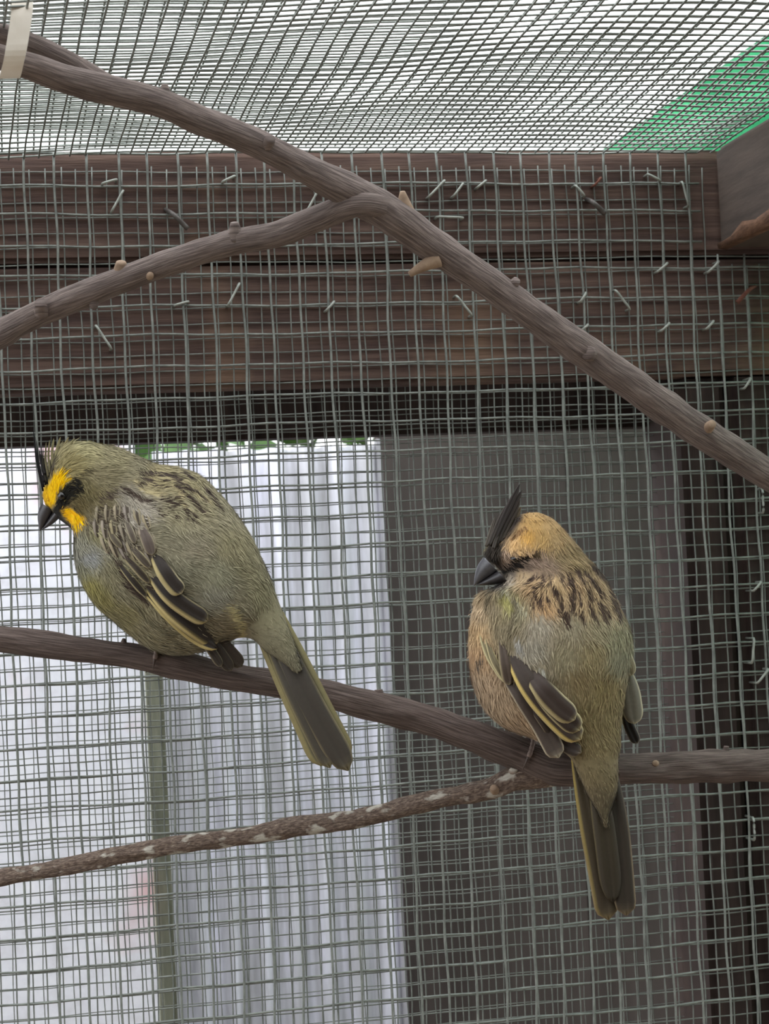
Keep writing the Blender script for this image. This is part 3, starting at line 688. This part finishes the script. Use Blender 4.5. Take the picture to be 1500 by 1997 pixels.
def foot(root, x, tarsus_from, hallux=True, toes=(-0.35, 0.0, 0.35), front_end=3.6):
    """a foot gripping the perch at pixel x; the bird faces away, so the hind toe lies on the camera side"""
    ft = bpy.data.objects.new('foot', None); COL.objects.link(ft); ft.parent = root
    px = np.array([((p-CAM)@RT)/((p-CAM)@FW)*FPX+750 for p in perchq[:, :3]]); k = int(np.argmin(np.abs(px-x)))
    c = perchq[k, :3]; r = perchq[k, 3]; ax = perchq[k+1, :3]-perchq[k-1, :3]; ax /= np.linalg.norm(ax)
    upv = np.array([0, 0, 1.0]); upv -= ax*(upv@ax); upv /= np.linalg.norm(upv); bk = np.cross(upv, ax); bk = bk if bk@FW > 0 else -bk
    def wrap(a0, a1, yaw, rt, n_=14):
        t_ = np.linspace(a0, a1, n_); rr_ = r*1.06+rt
        return np.array([c+rr_*(math.cos(q_)*upv+math.sin(q_)*bk)+ax*yaw*r*1.6*min(1, abs(q_)/1.2) for q_ in t_])
    top = c+upv*(r*1.1+0.0016)
    v, f = tube(spline([P(*tarsus_from, (top-CAM)@FW+0.004), top+upv*0.003+bk*0.001, top], 10), np.linspace(0.0015, 0.0013, 10), 9)
    new_obj('tarsus', mesh_np('tarsus', localize(root, v), f), MAT['skin'], ft)
    items = [(0.0, 1.75+0.3*random.random(), y_) for y_ in toes]+([(0.0, -1.45, 0.05)] if hallux else [])
    for a0, a1, yw in items:
        p_ = wrap(a0, a1, yw, 0.0010); v, f = tube(p_, 0.0011+0.00018*np.cos(np.arange(14)*2.2), 8)
        to = new_obj('toe', mesh_np('toe', localize(root, v), f), MAT['skin'], ft)
        a2 = a1+(0.85 if a1 > 0 else -0.75)
        p2 = wrap(a1*0.98, a2, yw, 0.0009, 9); p2 += (upv*-0.0)[None]
        v, f = tube(p2, np.linspace(0.0009, 0.00015, 9), 7); new_obj('claw', mesh_np('claw', localize(root, v), f), MAT['claw'], to)

def c1(*p): return [(40+x/3.75, 820+y/3.75) for x, y in p]         # measuring grids over the two birds
def c2(*p): return [(300+x/3.571, 1000+y/3.571) for x, y in p]
def c3(*p): return [(880+x/3.75, 920+y/3.75) for x, y in p]
def c4(*p): return [(880+x/3.75, 1300+y/3.75) for x, y in p]

# ---- yellow-browed bird
b1 = tag(empty('bird', P(330, 1285, 0.945)), 'olive crested songbird with bright yellow brow and throat stripe, head bowed', 'bird')
D1 = 0.938
st1 = [(88, 984, 98, 998, 6, D1), (84, 968, 112, 1010, 26, D1), (87, 940, 128, 1022, 44, D1), (96, 902, 140, 1032, 56, D1), (115, 871, 146, 1044, 63, D1), (150, 862, 144, 1060, 70, D1), (190, 865, 144, 1082, 78, D1),
       (228, 872, 149, 1110, 90, D1), (266, 888, 163, 1145, 104, D1), (302, 903, 187, 1182, 118, D1), (346, 911, 224, 1215, 130, D1), (390, 927, 263, 1247, 136, D1),
       (428, 962, 296, 1266, 134, D1-0.002), (462, 1003, 330, 1276, 124, D1-0.004), (489, 1045, 368, 1276, 110, D1-0.007), (511, 1090, 404, 1268, 90, D1-0.010), (529, 1132, 436, 1256, 70, D1-0.013),
       (543, 1172, 462, 1245, 48, D1-0.016), (556, 1207, 490, 1246, 34, D1-0.0195), (569, 1240, 518, 1270, 25, D1-0.0235), (580, 1276, 552, 1292, 13, D1-0.0275), (590, 1306, 581, 1311, 3, D1-0.0310)]
OLV = (122, 114, 84)
field1 = [(110, 880, (146, 136, 92)), (160, 876, (142, 134, 90)), (220, 888, (130, 122, 86)), (262, 908, (118, 110, 82)), (200, 930, (114, 105, 74)), (135, 905, (132, 120, 72)), (175, 960, (98, 88, 52)), (200, 985, (104, 94, 64)), (150, 985, (92, 80, 44)),
          (160, 1068, (140, 138, 120)), (152, 1105, (128, 126, 98)), (168, 1140, (142, 134, 62)), (190, 1170, (128, 120, 62)), (230, 1200, (122, 114, 70)), (290, 1252, (120, 112, 80)), (340, 1270, (126, 118, 88)), (300, 1212, (118, 110, 82)), (240, 1150, (120, 114, 88)), (210, 1110, (124, 118, 88)),
          (168, 1085, (138, 140, 138)), (190, 1040, (132, 126, 88)), (200, 1010, (116, 108, 86)), (240, 1040, (126, 118, 98)), (270, 1005, (150, 142, 128)), (250, 975, (136, 128, 112)),
          (300, 930, (138, 126, 84)), (360, 930, (136, 126, 88)), (400, 980, (136, 127, 94)), (340, 1000, (138, 130, 98)), (430, 1000, (130, 122, 94)), (300, 1040, (128, 122, 96)), (330, 1060, (120, 114, 90)),
          (380, 1070, (130, 122, 98)), (450, 1060, (122, 114, 82)), (420, 1120, (118, 115, 90)), (480, 1100, (118, 111, 81)), (505, 1150, (116, 110, 80)), (460, 1180, (114, 107, 82)), (420, 1160, (122, 118, 100)), (375, 1110, (120, 116, 92)), (440, 1215, (116, 104, 78)), (420, 1250, (114, 105, 80)), (530, 1195, (112, 106, 78)), (540, 1250, (106, 100, 75)), (566, 1290, (98, 92, 70))]
DK = (62, 50, 42)
str1 = [(c1((880, 410), (960, 440)), 2.0, 2.5, DK), (c1((920, 360), (1040, 400)), 2.0, 2.5, DK), (c1((1100, 430), (1240, 500)), 2.2, 2.5, DK), (c1((1000, 430), (1050, 440)), 1.6, 2, DK), (c1((1110, 480), (1180, 530), (1240, 570)), 2.6, 2.5, DK),
        (c1((1180, 610), (1210, 700)), 2.0, 2.5, DK), (c1((1030, 570), (1130, 630)), 2.8, 2.5, DK), (c1((740, 490), (930, 590)), 2.4, 2.5, DK), (c1((560, 550), (700, 510)), 2.0, 2.5, DK), (c1((1260, 590), (1320, 660)), 2.2, 2.5, DK), (c1((1340, 480), (1400, 560)), 2.0, 2.5, DK),
        (c1((1150, 360), (1250, 420)), 1.6, 2, DK), (c1((960, 470), (1040, 490)), 1.6, 2, DK), (c1((1400, 540), (1430, 620)), 1.8, 2, DK),
        (c1((620, 740), (640, 850), (730, 905)), 2.4, 2.5, DK), (c1((690, 650), (690, 740)), 1.6, 2.5, DK), (c1((700, 780), (730, 890)), 2.2, 2.5, DK), (c1((790, 780), (830, 940)), 2.0, 2.5, DK), (c1((590, 600), (560, 720)), 1.6, 2.5, DK), (c1((650, 620), (640, 720)), 1.6, 2.5, DK),
        (c1((730, 620), (730, 720)), 1.4, 2.5, DK), (c1((500, 720), (480, 800)), 1.6, 2.5, (84, 74, 58)), (c1((770, 960), (930, 1100)), 2.6, 2.5, DK), (c1((690, 1000), (740, 1130), (830, 1200)), 3.0, 3, DK), (c1((740, 960), (950, 1230)), 2.6, 2.5, DK), (c1((640, 915), (690, 935)), 2.6, 2.5, DK),
        (c1((860, 960), (960, 1050)), 2.2, 2.5, DK), (c1((760, 1200), (900, 1310)), 3.4, 3, DK), (c1((920, 1230), (940, 1290)), 3.0, 3, DK),
        (c1((570, 800), (620, 880)), 3, 4, (150, 144, 104)), (c1((900, 1050), (960, 1170)), 3.0, 4, (150, 140, 106)), (c1((810, 1000), (930, 1170)), 1.8, 3, (150, 140, 106)),
        ([(440, 1185), (455, 1210), (470, 1240)], 3, 8, (158, 146, 96)), ([(300, 1215), (345, 1262)], 2, 4, (96, 88, 62)), ([(250, 1170), (310, 1230)], 2, 4, (98, 92, 66)),
        ([(150, 933), (170, 915)], 2.5, 5, (70, 62, 40)), ([(148, 942), (132, 958), (120, 982), (112, 1000)], 6.5, 4, (26, 24, 18)), ([(90, 905), (96, 930)], 3, 4, (48, 42, 40)), ([(104, 900), (99, 925)], 2, 3, (70, 62, 46))]
PALE = (158, 144, 100)
str1 = [(c1(*p_), 1.6, 3.5, PALE) for p_ in [((800, 430), (940, 470)), ((980, 390), (1080, 430)), ((1060, 470), (1160, 560)), ((960, 520), (1060, 590)), ((1160, 440), (1290, 530)), ((1130, 570), (1200, 640)), ((1270, 480), (1360, 580)), ((850, 480), (1000, 560))]]+str1
str1 += [(c1(*p_), 1.7, 2.5, DK) for p_ in [((1060, 390), (1140, 415)), ((860, 370), (930, 385)), ((1280, 500), (1340, 570)), ((1070, 640), (1120, 700)), ((960, 620), (1010, 680)), ((1240, 670), (1260, 730)), ((820, 440), (880, 455)), ((1100, 560), (1150, 600))]]
pat1 = [([(104, 926), (124, 924), (128, 938), (124, 952), (110, 968), (106, 984), (98, 992), (82, 990), (80, 968), (86, 950), (97, 944)], 3.5, (214, 172, 22)),
        ([(119, 996), (131, 991), (146, 996), (160, 1003), (165, 1010), (157, 1018), (148, 1028), (138, 1022), (128, 1014)], 3, (232, 180, 20)),
        ([(112, 1004), (120, 1008), (131, 1018), (144, 1029), (146, 1044), (138, 1046), (124, 1034), (112, 1018)], 3, (28, 24, 22))]
paint1 = Paint(field1, pat1, str1, 0.82, 1.18)
body1, bv1 = make_body(b1, st1, paint1, 'body', 42000, 5)
# tail
dT = [D1-0.022, D1-0.030, D1-0.036]
feather(b1, bv1, [(520, 1150), (606, 1335), (680, 1478)], 40, ((92, 86, 62), (122, 114, 78)), 'tail_feather', depth=[D1-0.014, D1-0.027, D1-0.033], edge='r', rim=(120, 108, 78), tipr=0.9)
feather(b1, bv1, [(488, 1190), (560, 1340), (628, 1494)], 40, ((92, 86, 66), (124, 114, 76)), 'tail_feather', depth=[D1-0.0175, D1-0.0285, D1-0.034], edge='l', ew=0.3, rim=(130, 120, 84), tipr=0.88)
feather(b1, bv1, [(498, 1185), (566, 1335), (644, 1498)], 36, ((72, 66, 56), (128, 118, 78)), 'tail_feather', depth=[D1-0.0185, D1-0.0295, D1-0.035], edge='l', ew=0.12, rim=(126, 116, 84), tipr=0.9)
feather(b1, bv1, [(512, 1165), (592, 1345), (680, 1503)], 52, ((68, 62, 54), (116, 110, 86)), 'tail_feather', depth=[D1-0.020, D1-0.031, D1-0.0365], edge='l', ew=0.07, rim=(120, 110, 84), tipr=0.86, fade=((62, 54, 44), 0.5))
# folded wing
BK = (52, 44, 38); CR = (176, 160, 108)
feather(b1, bv1, [(398, 1222), (438, 1262), (472, 1300)], 30, ((66, 57, 48), (98, 88, 74)), 'primary', edge='l', ew=0.08, rim=(104, 96, 78), off=0.003, depth=[0.916, 0.917, 0.919])
feather(b1, bv1, [(388, 1226), (424, 1268), (452, 1308)], 26, ((58, 50, 42), (98, 88, 74)), 'primary', edge='l', ew=0.08, rim=(108, 98, 82), off=0.003, depth=[0.915, 0.916, 0.9175])
feather(b1, bv1, [(376, 1226), (410, 1266), (432, 1300)], 18, ((62, 54, 46), (130, 120, 98)), 'primary', edge='l', ew=0.12, rim=(130, 120, 98), depth=[0.9145, 0.915, 0.916])
feather(b1, bv1, c1((860, 1190), (1080, 1420), (1300, 1600), (1440, 1670)), 24, (BK, CR), 'secondary', edge='l', ew=0.3, off=0.0018, tipr=0.85)
feather(b1, bv1, c1((900, 1180), (1120, 1390), (1300, 1530), (1445, 1625)), 42, (BK, CR), 'secondary', edge='l', ew=0.22, rim=(140, 128, 98), off=0.0026, tipr=0.86)
feather(b1, bv1, c1((930, 1100), (1080, 1270), (1240, 1390), (1370, 1465)), 36, (BK, (172, 156, 108)), 'tertial', edge='l', ew=0.24, rim=(136, 124, 94), off=0.0038, tipr=0.84)
feather(b1, bv1, c1((960, 960), (1040, 1090), (1110, 1190), (1180, 1265)), 34, (BK, (168, 154, 108)), 'tertial', edge='l', ew=0.26, rim=(170, 158, 124), off=0.0048, tipr=0.84)
for pts, w, cols, ew in [(((860, 740), (920, 860), (965, 985)), 24, ((98, 86, 78), (156, 146, 122)), 0.2), (((770, 880), (870, 990), (950, 1080)), 17, ((84, 74, 62), (156, 146, 114)), 0.3),
                         (((720, 950), (830, 1060), (945, 1190)), 17, ((66, 56, 46), (150, 140, 106)), 0.36), (((690, 1010), (780, 1120), (925, 1290)), 15, ((58, 50, 42), (146, 136, 100)), 0.3),
                         (((640, 760), (680, 860), (740, 930)), 13, ((92, 82, 66), (134, 126, 98)), 0.35), (((760, 700), (800, 800), (840, 900)), 14, ((100, 90, 78), (146, 138, 118)), 0.35)]:
    feather(b1, bv1, c1(*pts), w, cols, 'covert', edge='lr', ew=ew*0.6, off=0.0016, tipr=0.7, rim=(160, 150, 124))
for k_, (x_, y_, dx_, dy_, w_) in enumerate([(196, 976, -4, 34, 13), (212, 972, -2, 36, 13), (229, 970, 0, 36, 14), (246, 972, 4, 36, 14), (262, 978, 8, 36, 14), (278, 990, 12, 34, 14),
                                  (188, 1004, 2, 34, 13), (203, 1004, 4, 38, 14), (219, 1004, 6, 38, 14), (236, 1004, 8, 40, 14), (253, 1006, 11, 40, 15), (270, 1014, 14, 40, 15), (286, 1026, 16, 38, 14),
                                  (198, 1034, 12, 36, 13), (213, 1036, 14, 40, 14), (229, 1038, 16, 42, 14), (246, 1042, 18, 42, 14), (263, 1048, 20, 42, 14), (280, 1056, 18, 40, 14)]):
    pale_ = (138+6*(k_ % 3), 129+5*(k_ % 3), 108+4*(k_ % 4))
    feather(b1, bv1, [(x_, y_), (x_+dx_*0.5, y_+dy_*0.55), (x_+dx_*1.2, y_+dy_*1.3)], w_+4, ((84, 73, 60), pale_), 'covert', edge='lr', ew=0.33, off=0.0004, tipr=0.35, m=9, n=14, base_w=0.7, thick=0.0002)
# crest
for x0_, y0_, x1_, y1_, w_, c_ in [(84, 958, 65, 836, 4, (30, 26, 30)), (86, 950, 71, 858, 4, (34, 30, 32)), (89, 946, 80, 866, 4, (40, 34, 34)), (92, 944, 88, 880, 5, (36, 32, 32)), (86, 940, 74, 890, 4, (38, 32, 32)), (90, 940, 84, 872, 4, (74, 68, 52)), (94, 930, 90, 862, 5, (122, 114, 84)), (98, 922, 97, 858, 5, (132, 124, 90)), (104, 915, 105, 855, 6, (138, 130, 94)),
                                   (110, 905, 118, 852, 6, (140, 132, 94)), (120, 898, 134, 852, 6, (142, 132, 94)), (88, 925, 76, 874, 4, (44, 38, 38)), (130, 888, 146, 854, 5, (138, 130, 92))]:
    feather(b1, bv1, [(x0_, y0_), ((x0_+x1_)/2-3, (y0_+y1_)/2), (x1_, y1_)], w_, (c_, c_), 'crest_feather', depth=[D1-0.008, D1-0.006, D1-0.004], edge='', tipr=0.35, m=5, n=14, base_w=0.9)
bill(b1, (81, 981), (120, 1006), (78, 1037), D1-0.002, D1-0.002, 19, (MAT['bill'], MAT['bill']), bend=0.13)
de = hit_depth(bv1, 122, 967, D1-0.012)
ball(b1, P(121, 967, de+0.0006), 0.0021, MAT['eye'], 'eye')
ey = P(121, 967, de-0.0004); ang_ = np.linspace(-1.2, 1.2, 14)
v, f = tube(np.array([ey+0.0027*(np.cos(a_)*RT+np.sin(a_)*UP)+FW*0.0003 for a_ in ang_]), 0.00045*np.sin(np.linspace(0.3, 2.8, 14)), 6)
new_obj('eyelid', mesh_np('eyelid', localize(b1, v), f), MAT['eyelid'], b1)
foot(b1, 306, (312, 1255)); foot(b1, 420, (405, 1262), hallux=False)

# ---- ochre-headed bird
b2 = tag(empty('bird', P(1100, 1470, 0.94)), 'buff-brown crested songbird with ochre head and dark grey bill, fluffed up seen from behind', 'bird')
D2 = 0.932
st2 = [(1048, 999, 1032, 1000, 6, D2+0.004), (1070, 1007, 1004, 1006, 38, D2+0.004), (1092, 1024, 980, 1028, 58, D2+0.003), (1110, 1045, 960, 1052, 70, D2+0.002), (1127, 1066, 946, 1078, 78, D2), (1143, 1085, 962, 1098, 84, D2), (1158, 1101, 980, 1122, 92, D2), (1168, 1113, 966, 1142, 100, D2),
       (1182, 1130, 936, 1156, 112, D2), (1199, 1162, 923, 1187, 124, D2), (1213, 1192, 917, 1220, 132, D2), (1227, 1222, 914, 1256, 138, D2), (1234, 1252, 916, 1293, 140, D2), (1233, 1287, 922, 1333, 136, D2-0.001), (1226, 1322, 935, 1367, 128, D2-0.002),
       (1219, 1356, 956, 1396, 116, D2-0.004), (1214, 1390, 986, 1420, 100, D2-0.006), (1211, 1424, 1028, 1437, 80, D2-0.009), (1209, 1454, 1076, 1452, 58, D2-0.013), (1206, 1482, 1112, 1478, 42, D2-0.0165), (1206, 1512, 1128, 1510, 30, D2-0.0205), (1202, 1548, 1146, 1548, 17, D2-0.024), (1190, 1586, 1168, 1588, 7, D2-0.0265), (1184, 1612, 1180, 1612, 2, D2-0.0278)]
field2 = [(1040, 1018, (164, 126, 62)), (1075, 1030, (160, 126, 70)), (1030, 1046, (176, 132, 58)), (1006, 1062, (180, 142, 86)), (1060, 1050, (162, 126, 60)), (1088, 1052, (150, 120, 70)), (1110, 1072, (130, 108, 66)), (1120, 1092, (134, 112, 70)), (1095, 1085, (124, 104, 68)),
          (960, 1056, (70, 60, 50)), (950, 1082, (146, 132, 120)), (975, 1084, (164, 138, 116)), (990, 1030, (84, 70, 52)), (1000, 1098, (70, 60, 54)), (1040, 1090, (124, 102, 86)), (1060, 1092, (126, 104, 86)), (1025, 1106, (114, 96, 82)), (995, 1118, (104, 94, 84)), (1070, 1108, (128, 106, 84)),
          (975, 1140, (92, 82, 72)), (945, 1162, (160, 138, 100)), (935, 1182, (176, 150, 112)), (925, 1230, (176, 144, 96)), (920, 1280, (170, 134, 90)), (935, 1330, (160, 134, 102)), (960, 1372, (150, 126, 96)), (1000, 1412, (150, 124, 92)), (1024, 1432, (148, 122, 90)),
          (965, 1182, (126, 112, 84)), (988, 1170, (150, 144, 72)), (1012, 1190, (132, 124, 94)), (985, 1222, (122, 110, 82)), (1000, 1240, (124, 112, 84)), (1040, 1140, (160, 128, 84)), (1080, 1140, (176, 144, 96)), (1060, 1180, (176, 138, 90)), (1120, 1150, (170, 138, 96)), (1150, 1170, (160, 132, 90)), (1182, 1182, (152, 128, 92)), (1020, 1125, (166, 140, 100)),
          (1052, 1215, (146, 136, 116)), (1110, 1220, (140, 128, 100)), (1170, 1220, (138, 126, 94)), (1204, 1240, (132, 126, 94)), (1036, 1262, (140, 132, 114)), (1100, 1280, (132, 121, 90)), (1160, 1280, (134, 118, 78)), (1212, 1280, (126, 121, 94)), (1060, 1310, (128, 116, 90)),
          (1130, 1330, (120, 102, 64)), (1180, 1340, (118, 101, 58)), (1150, 1390, (114, 98, 58)), (1190, 1400, (112, 96, 57)), (1160, 1440, (108, 93, 57)), (1190, 1450, (106, 91, 56)), (1160, 1500, (98, 85, 54)), (1190, 1510, (96, 83, 54)), (1172, 1560, (82, 71, 48)), (1190, 1570, (78, 68, 47)), (1090, 1340, (124, 108, 76))]
DK2 = (68, 52, 42)
str2 = [(c3(*p), r_, 2.8, DK2) for p, r_ in [(((870, 760), (890, 880), (900, 1000)), 2.6), (((990, 830), (1020, 910)), 2.6), (((790, 900), (830, 1080)), 3.0), (((750, 830), (770, 900)), 2.6), (((630, 830), (640, 960)), 2.4), (((800, 740), (810, 800)), 2.2), (((900, 690), (960, 780)), 2.2),
        (((960, 700), (1040, 800), (1100, 900)), 2.0), (((1010, 950), (1050, 1060)), 2.4), (((1070, 940), (1130, 1080)), 2.6), (((950, 1010), (970, 1070)), 2.4), (((670, 760), (690, 820)), 2.4), (((1010, 660), (1110, 770)), 1.6), (((1130, 780), (1180, 900)), 1.8), (((1190, 930), (1230, 1060)), 1.8), (((580, 800), (615, 765)), 2.4), (((850, 1000), (845, 1090)), 2.2), (((660, 900), (655, 980)), 1.8)]]
str2 += [(c3(*p_), 1.5, 2.5, DK2) for p_ in [((720, 760), (735, 810)), ((840, 720), (850, 790)), ((930, 860), (945, 940)), ((1060, 830), (1090, 900)), ((860, 880), (870, 950)), ((700, 880), (710, 950)), ((1120, 980), (1160, 1060)), ((760, 960), (775, 1030)), ((590, 880), (600, 960)), ((1150, 900), (1190, 1000))]]
str2 += [([(1004, 1088), (1030, 1079), (1054, 1068)], 1.2, 3.5, (66, 50, 28)), ([(984, 1112), (998, 1102), (1014, 1088)], 4.6, 4, (34, 29, 26)), ([(965, 1140), (982, 1134)], 5, 4, (44, 38, 34)), ([(952, 1066), (975, 1040), (1004, 1006)], 9, 8, (58, 48, 42)), ([(962, 1076), (972, 1062)], 8, 6, (56, 48, 40)), ([(948, 1062), (952, 1054)], 3, 3, (168, 150, 84)),
         ([(1003, 1044), (1024, 1030)], 1.6, 3, (110, 76, 36)), ([(990, 1125), (996, 1135)], 4, 4, (160, 146, 126)), (c3((400, 860), (540, 1000)), 1.5, 5, (156, 150, 120)), (c3((490, 1230), (500, 1300)), 3, 6, (146, 142, 132)), (c3((660, 1450), (680, 1600)), 3, 5, (170, 166, 150)), (c3((220, 1350), (190, 1400)), 2.5, 4, (96, 82, 66)), (c3((290, 870), (260, 960)), 2.5, 4, (98, 86, 62)), (c3((450, 900), (470, 1000), (440, 1150)), 2, 4, (104, 94, 70))]
paint2 = Paint(field2, [], str2, 0.8, 1.18)
body2, bv2 = make_body(b2, st2, paint2, 'body', 42000, 9)
# tail
feather(b2, bv2, [(1168, 1450), (1196, 1610), (1214, 1776)], 44, ((56, 47, 36), (84, 74, 50)), 'tail_feather', depth=[D2-0.016, D2-0.021, D2-0.024], edge='r', ew=0.1, rim=(112, 98, 76), tipr=0.92)
feather(b2, bv2, [(1182, 1450), (1206, 1610), (1222, 1786)], 42, ((54, 46, 36), (76, 66, 48)), 'tail_feather', depth=[D2-0.0185, D2-0.0235, D2-0.0265], edge='r', ew=0.07, rim=(120, 104, 80), tipr=0.92)
feather(b2, bv2, [(1120, 1462), (1154, 1620), (1187, 1794)], 46, ((74, 64, 44), (142, 124, 64)), 'tail_feather', depth=[D2-0.0165, D2-0.022, D2-0.025], edge='l', ew=0.2, rim=(124, 108, 78), tipr=0.91, fade=((56, 46, 36), 0.6))
feather(b2, bv2, [(1150, 1450), (1176, 1600), (1196, 1760)], 44, ((66, 57, 38), (104, 92, 58)), 'tail_feather', depth=[D2-0.0195, D2-0.025, D2-0.0275], edge='l', ew=0.09, tipr=0.8, fade=((46, 39, 30), 0.7))
# left wing
DKF = (72, 61, 54)
feather(b2, bv2, c3((330, 1380), (520, 1640), (660, 1850))+[(1090, 1478)], 40, ((82, 71, 64), (176, 164, 140)), 'primary', edge='l', ew=0.06, rim=(176, 164, 140), off=0.0026, tipr=0.9)
feather(b2, bv2, [(1020, 1350), (1064, 1406), (1100, 1450), (1134, 1468)], 30, ((64, 54, 48), (120, 108, 92)), 'primary', edge='l', ew=0.1, rim=(124, 112, 94), off=0.003, tipr=0.9)
feather(b2, bv2, c3((200, 1130), (270, 1330), (400, 1540)), 15, ((124, 114, 84), (176, 166, 126)), 'covert', edge='lr', ew=0.22, off=0.0022, rim=(178, 168, 134))
feather(b2, bv2, c3((250, 1180), (310, 1370), (420, 1555)), 15, ((112, 102, 76), (172, 160, 120)), 'covert', edge='lr', ew=0.2, off=0.003, rim=(176, 166, 132))
feather(b2, bv2, c3((360, 1200), (395, 1400), (425, 1560)), 24, ((84, 70, 60), (128, 116, 90)), 'covert', edge='l', ew=0.2, off=0.0036, rim=(150, 138, 108))
feather(b2, bv2, c3((400, 1260), (560, 1540), (760, 1780), (950, 1960)), 50, (DKF, (190, 168, 100)), 'secondary', edge='l', ew=0.2, rim=(170, 156, 116), off=0.0042, tipr=0.86)
feather(b2, bv2, c3((520, 1420), (660, 1600), (800, 1760), (945, 1890)), 44, ((66, 55, 48), (172, 156, 104)), 'tertial', edge='r', ew=0.12, rim=(180, 168, 128), off=0.0050, tipr=0.84)
feather(b2, bv2, c3((540, 1430), (650, 1570), (770, 1700), (905, 1815)), 46, ((72, 60, 54), (170, 156, 112)), 'tertial', edge='l', ew=0.16, rim=(176, 164, 128), off=0.0060, tipr=0.8)
# right wing seen past the back
feather(b2, bv2, [(1216, 1376), (1226, 1412), (1243, 1450)], 22, ((36, 32, 28), (150, 142, 120)), 'primary', depth=[D2+0.006, D2+0.006, D2+0.007], edge='l', ew=0.1, rim=(120, 112, 96))
feather(b2, bv2, [(1214, 1290), (1228, 1345), (1238, 1412)], 40, ((112, 108, 96), (160, 154, 128)), 'tertial', depth=[D2-0.004, D2-0.004, D2-0.002], edge='lr', ew=0.07, rim=(176, 170, 142), tipr=0.78, cup=0.3)
feather(b2, bv2, [(1206, 1250), (1220, 1285), (1232, 1318)], 30, ((128, 122, 98), (166, 160, 132)), 'covert', depth=[D2-0.012, D2-0.009, D2-0.0065], edge='l', ew=0.1, rim=(168, 162, 136), tipr=0.7)
# crest
for pts, w, c_, dz in [([(958, 1066), (985, 1005), (1014, 944)], 13, (52, 44, 40), 0), ([(966, 1066), (990, 1010), (1018, 956)], 14, (58, 49, 43), 0.001), ([(976, 1058), (998, 1010), (1014, 975)], 13, (66, 55, 45), 0.002), ([(954, 1064), (972, 1020), (988, 985)], 10, (64, 56, 50), -0.001),
                       ([(948, 1066), (958, 1035), (966, 1008)], 8, (84, 76, 66), -0.001), ([(986, 1050), (1003, 1015), (1016, 988)], 11, (92, 76, 54), 0.003), ([(962, 1070), (970, 1046), (982, 1022)], 9, (60, 52, 44), -0.003)]:
    feather(b2, bv2, pts, w, (c_, tuple(int(q_*1.15) for q_ in c_)), 'crest_feather', depth=[D2-0.013+dz, D2-0.008+dz, D2-0.004+dz], edge='lr', ew=0.1, tipr=0.5, m=7, n=16, base_w=0.8)
bill(b2, (944, 1086), (990, 1134), (924, 1143), D2-0.010, D2-0.010, 26, (MAT['bill_pale'], MAT['bill']), bend=0.12, split=0.55)
de = hit_depth(bv2, 1006, 1090, D2-0.015)
ball(b2, P(1006, 1090, de+0.0004), 0.0022, MAT['eye'], 'eye', (1.2, 0.6, 0.8))
foot(b2, 1026, (1012, 1425)); foot(b2, 1115, (1105, 1455))
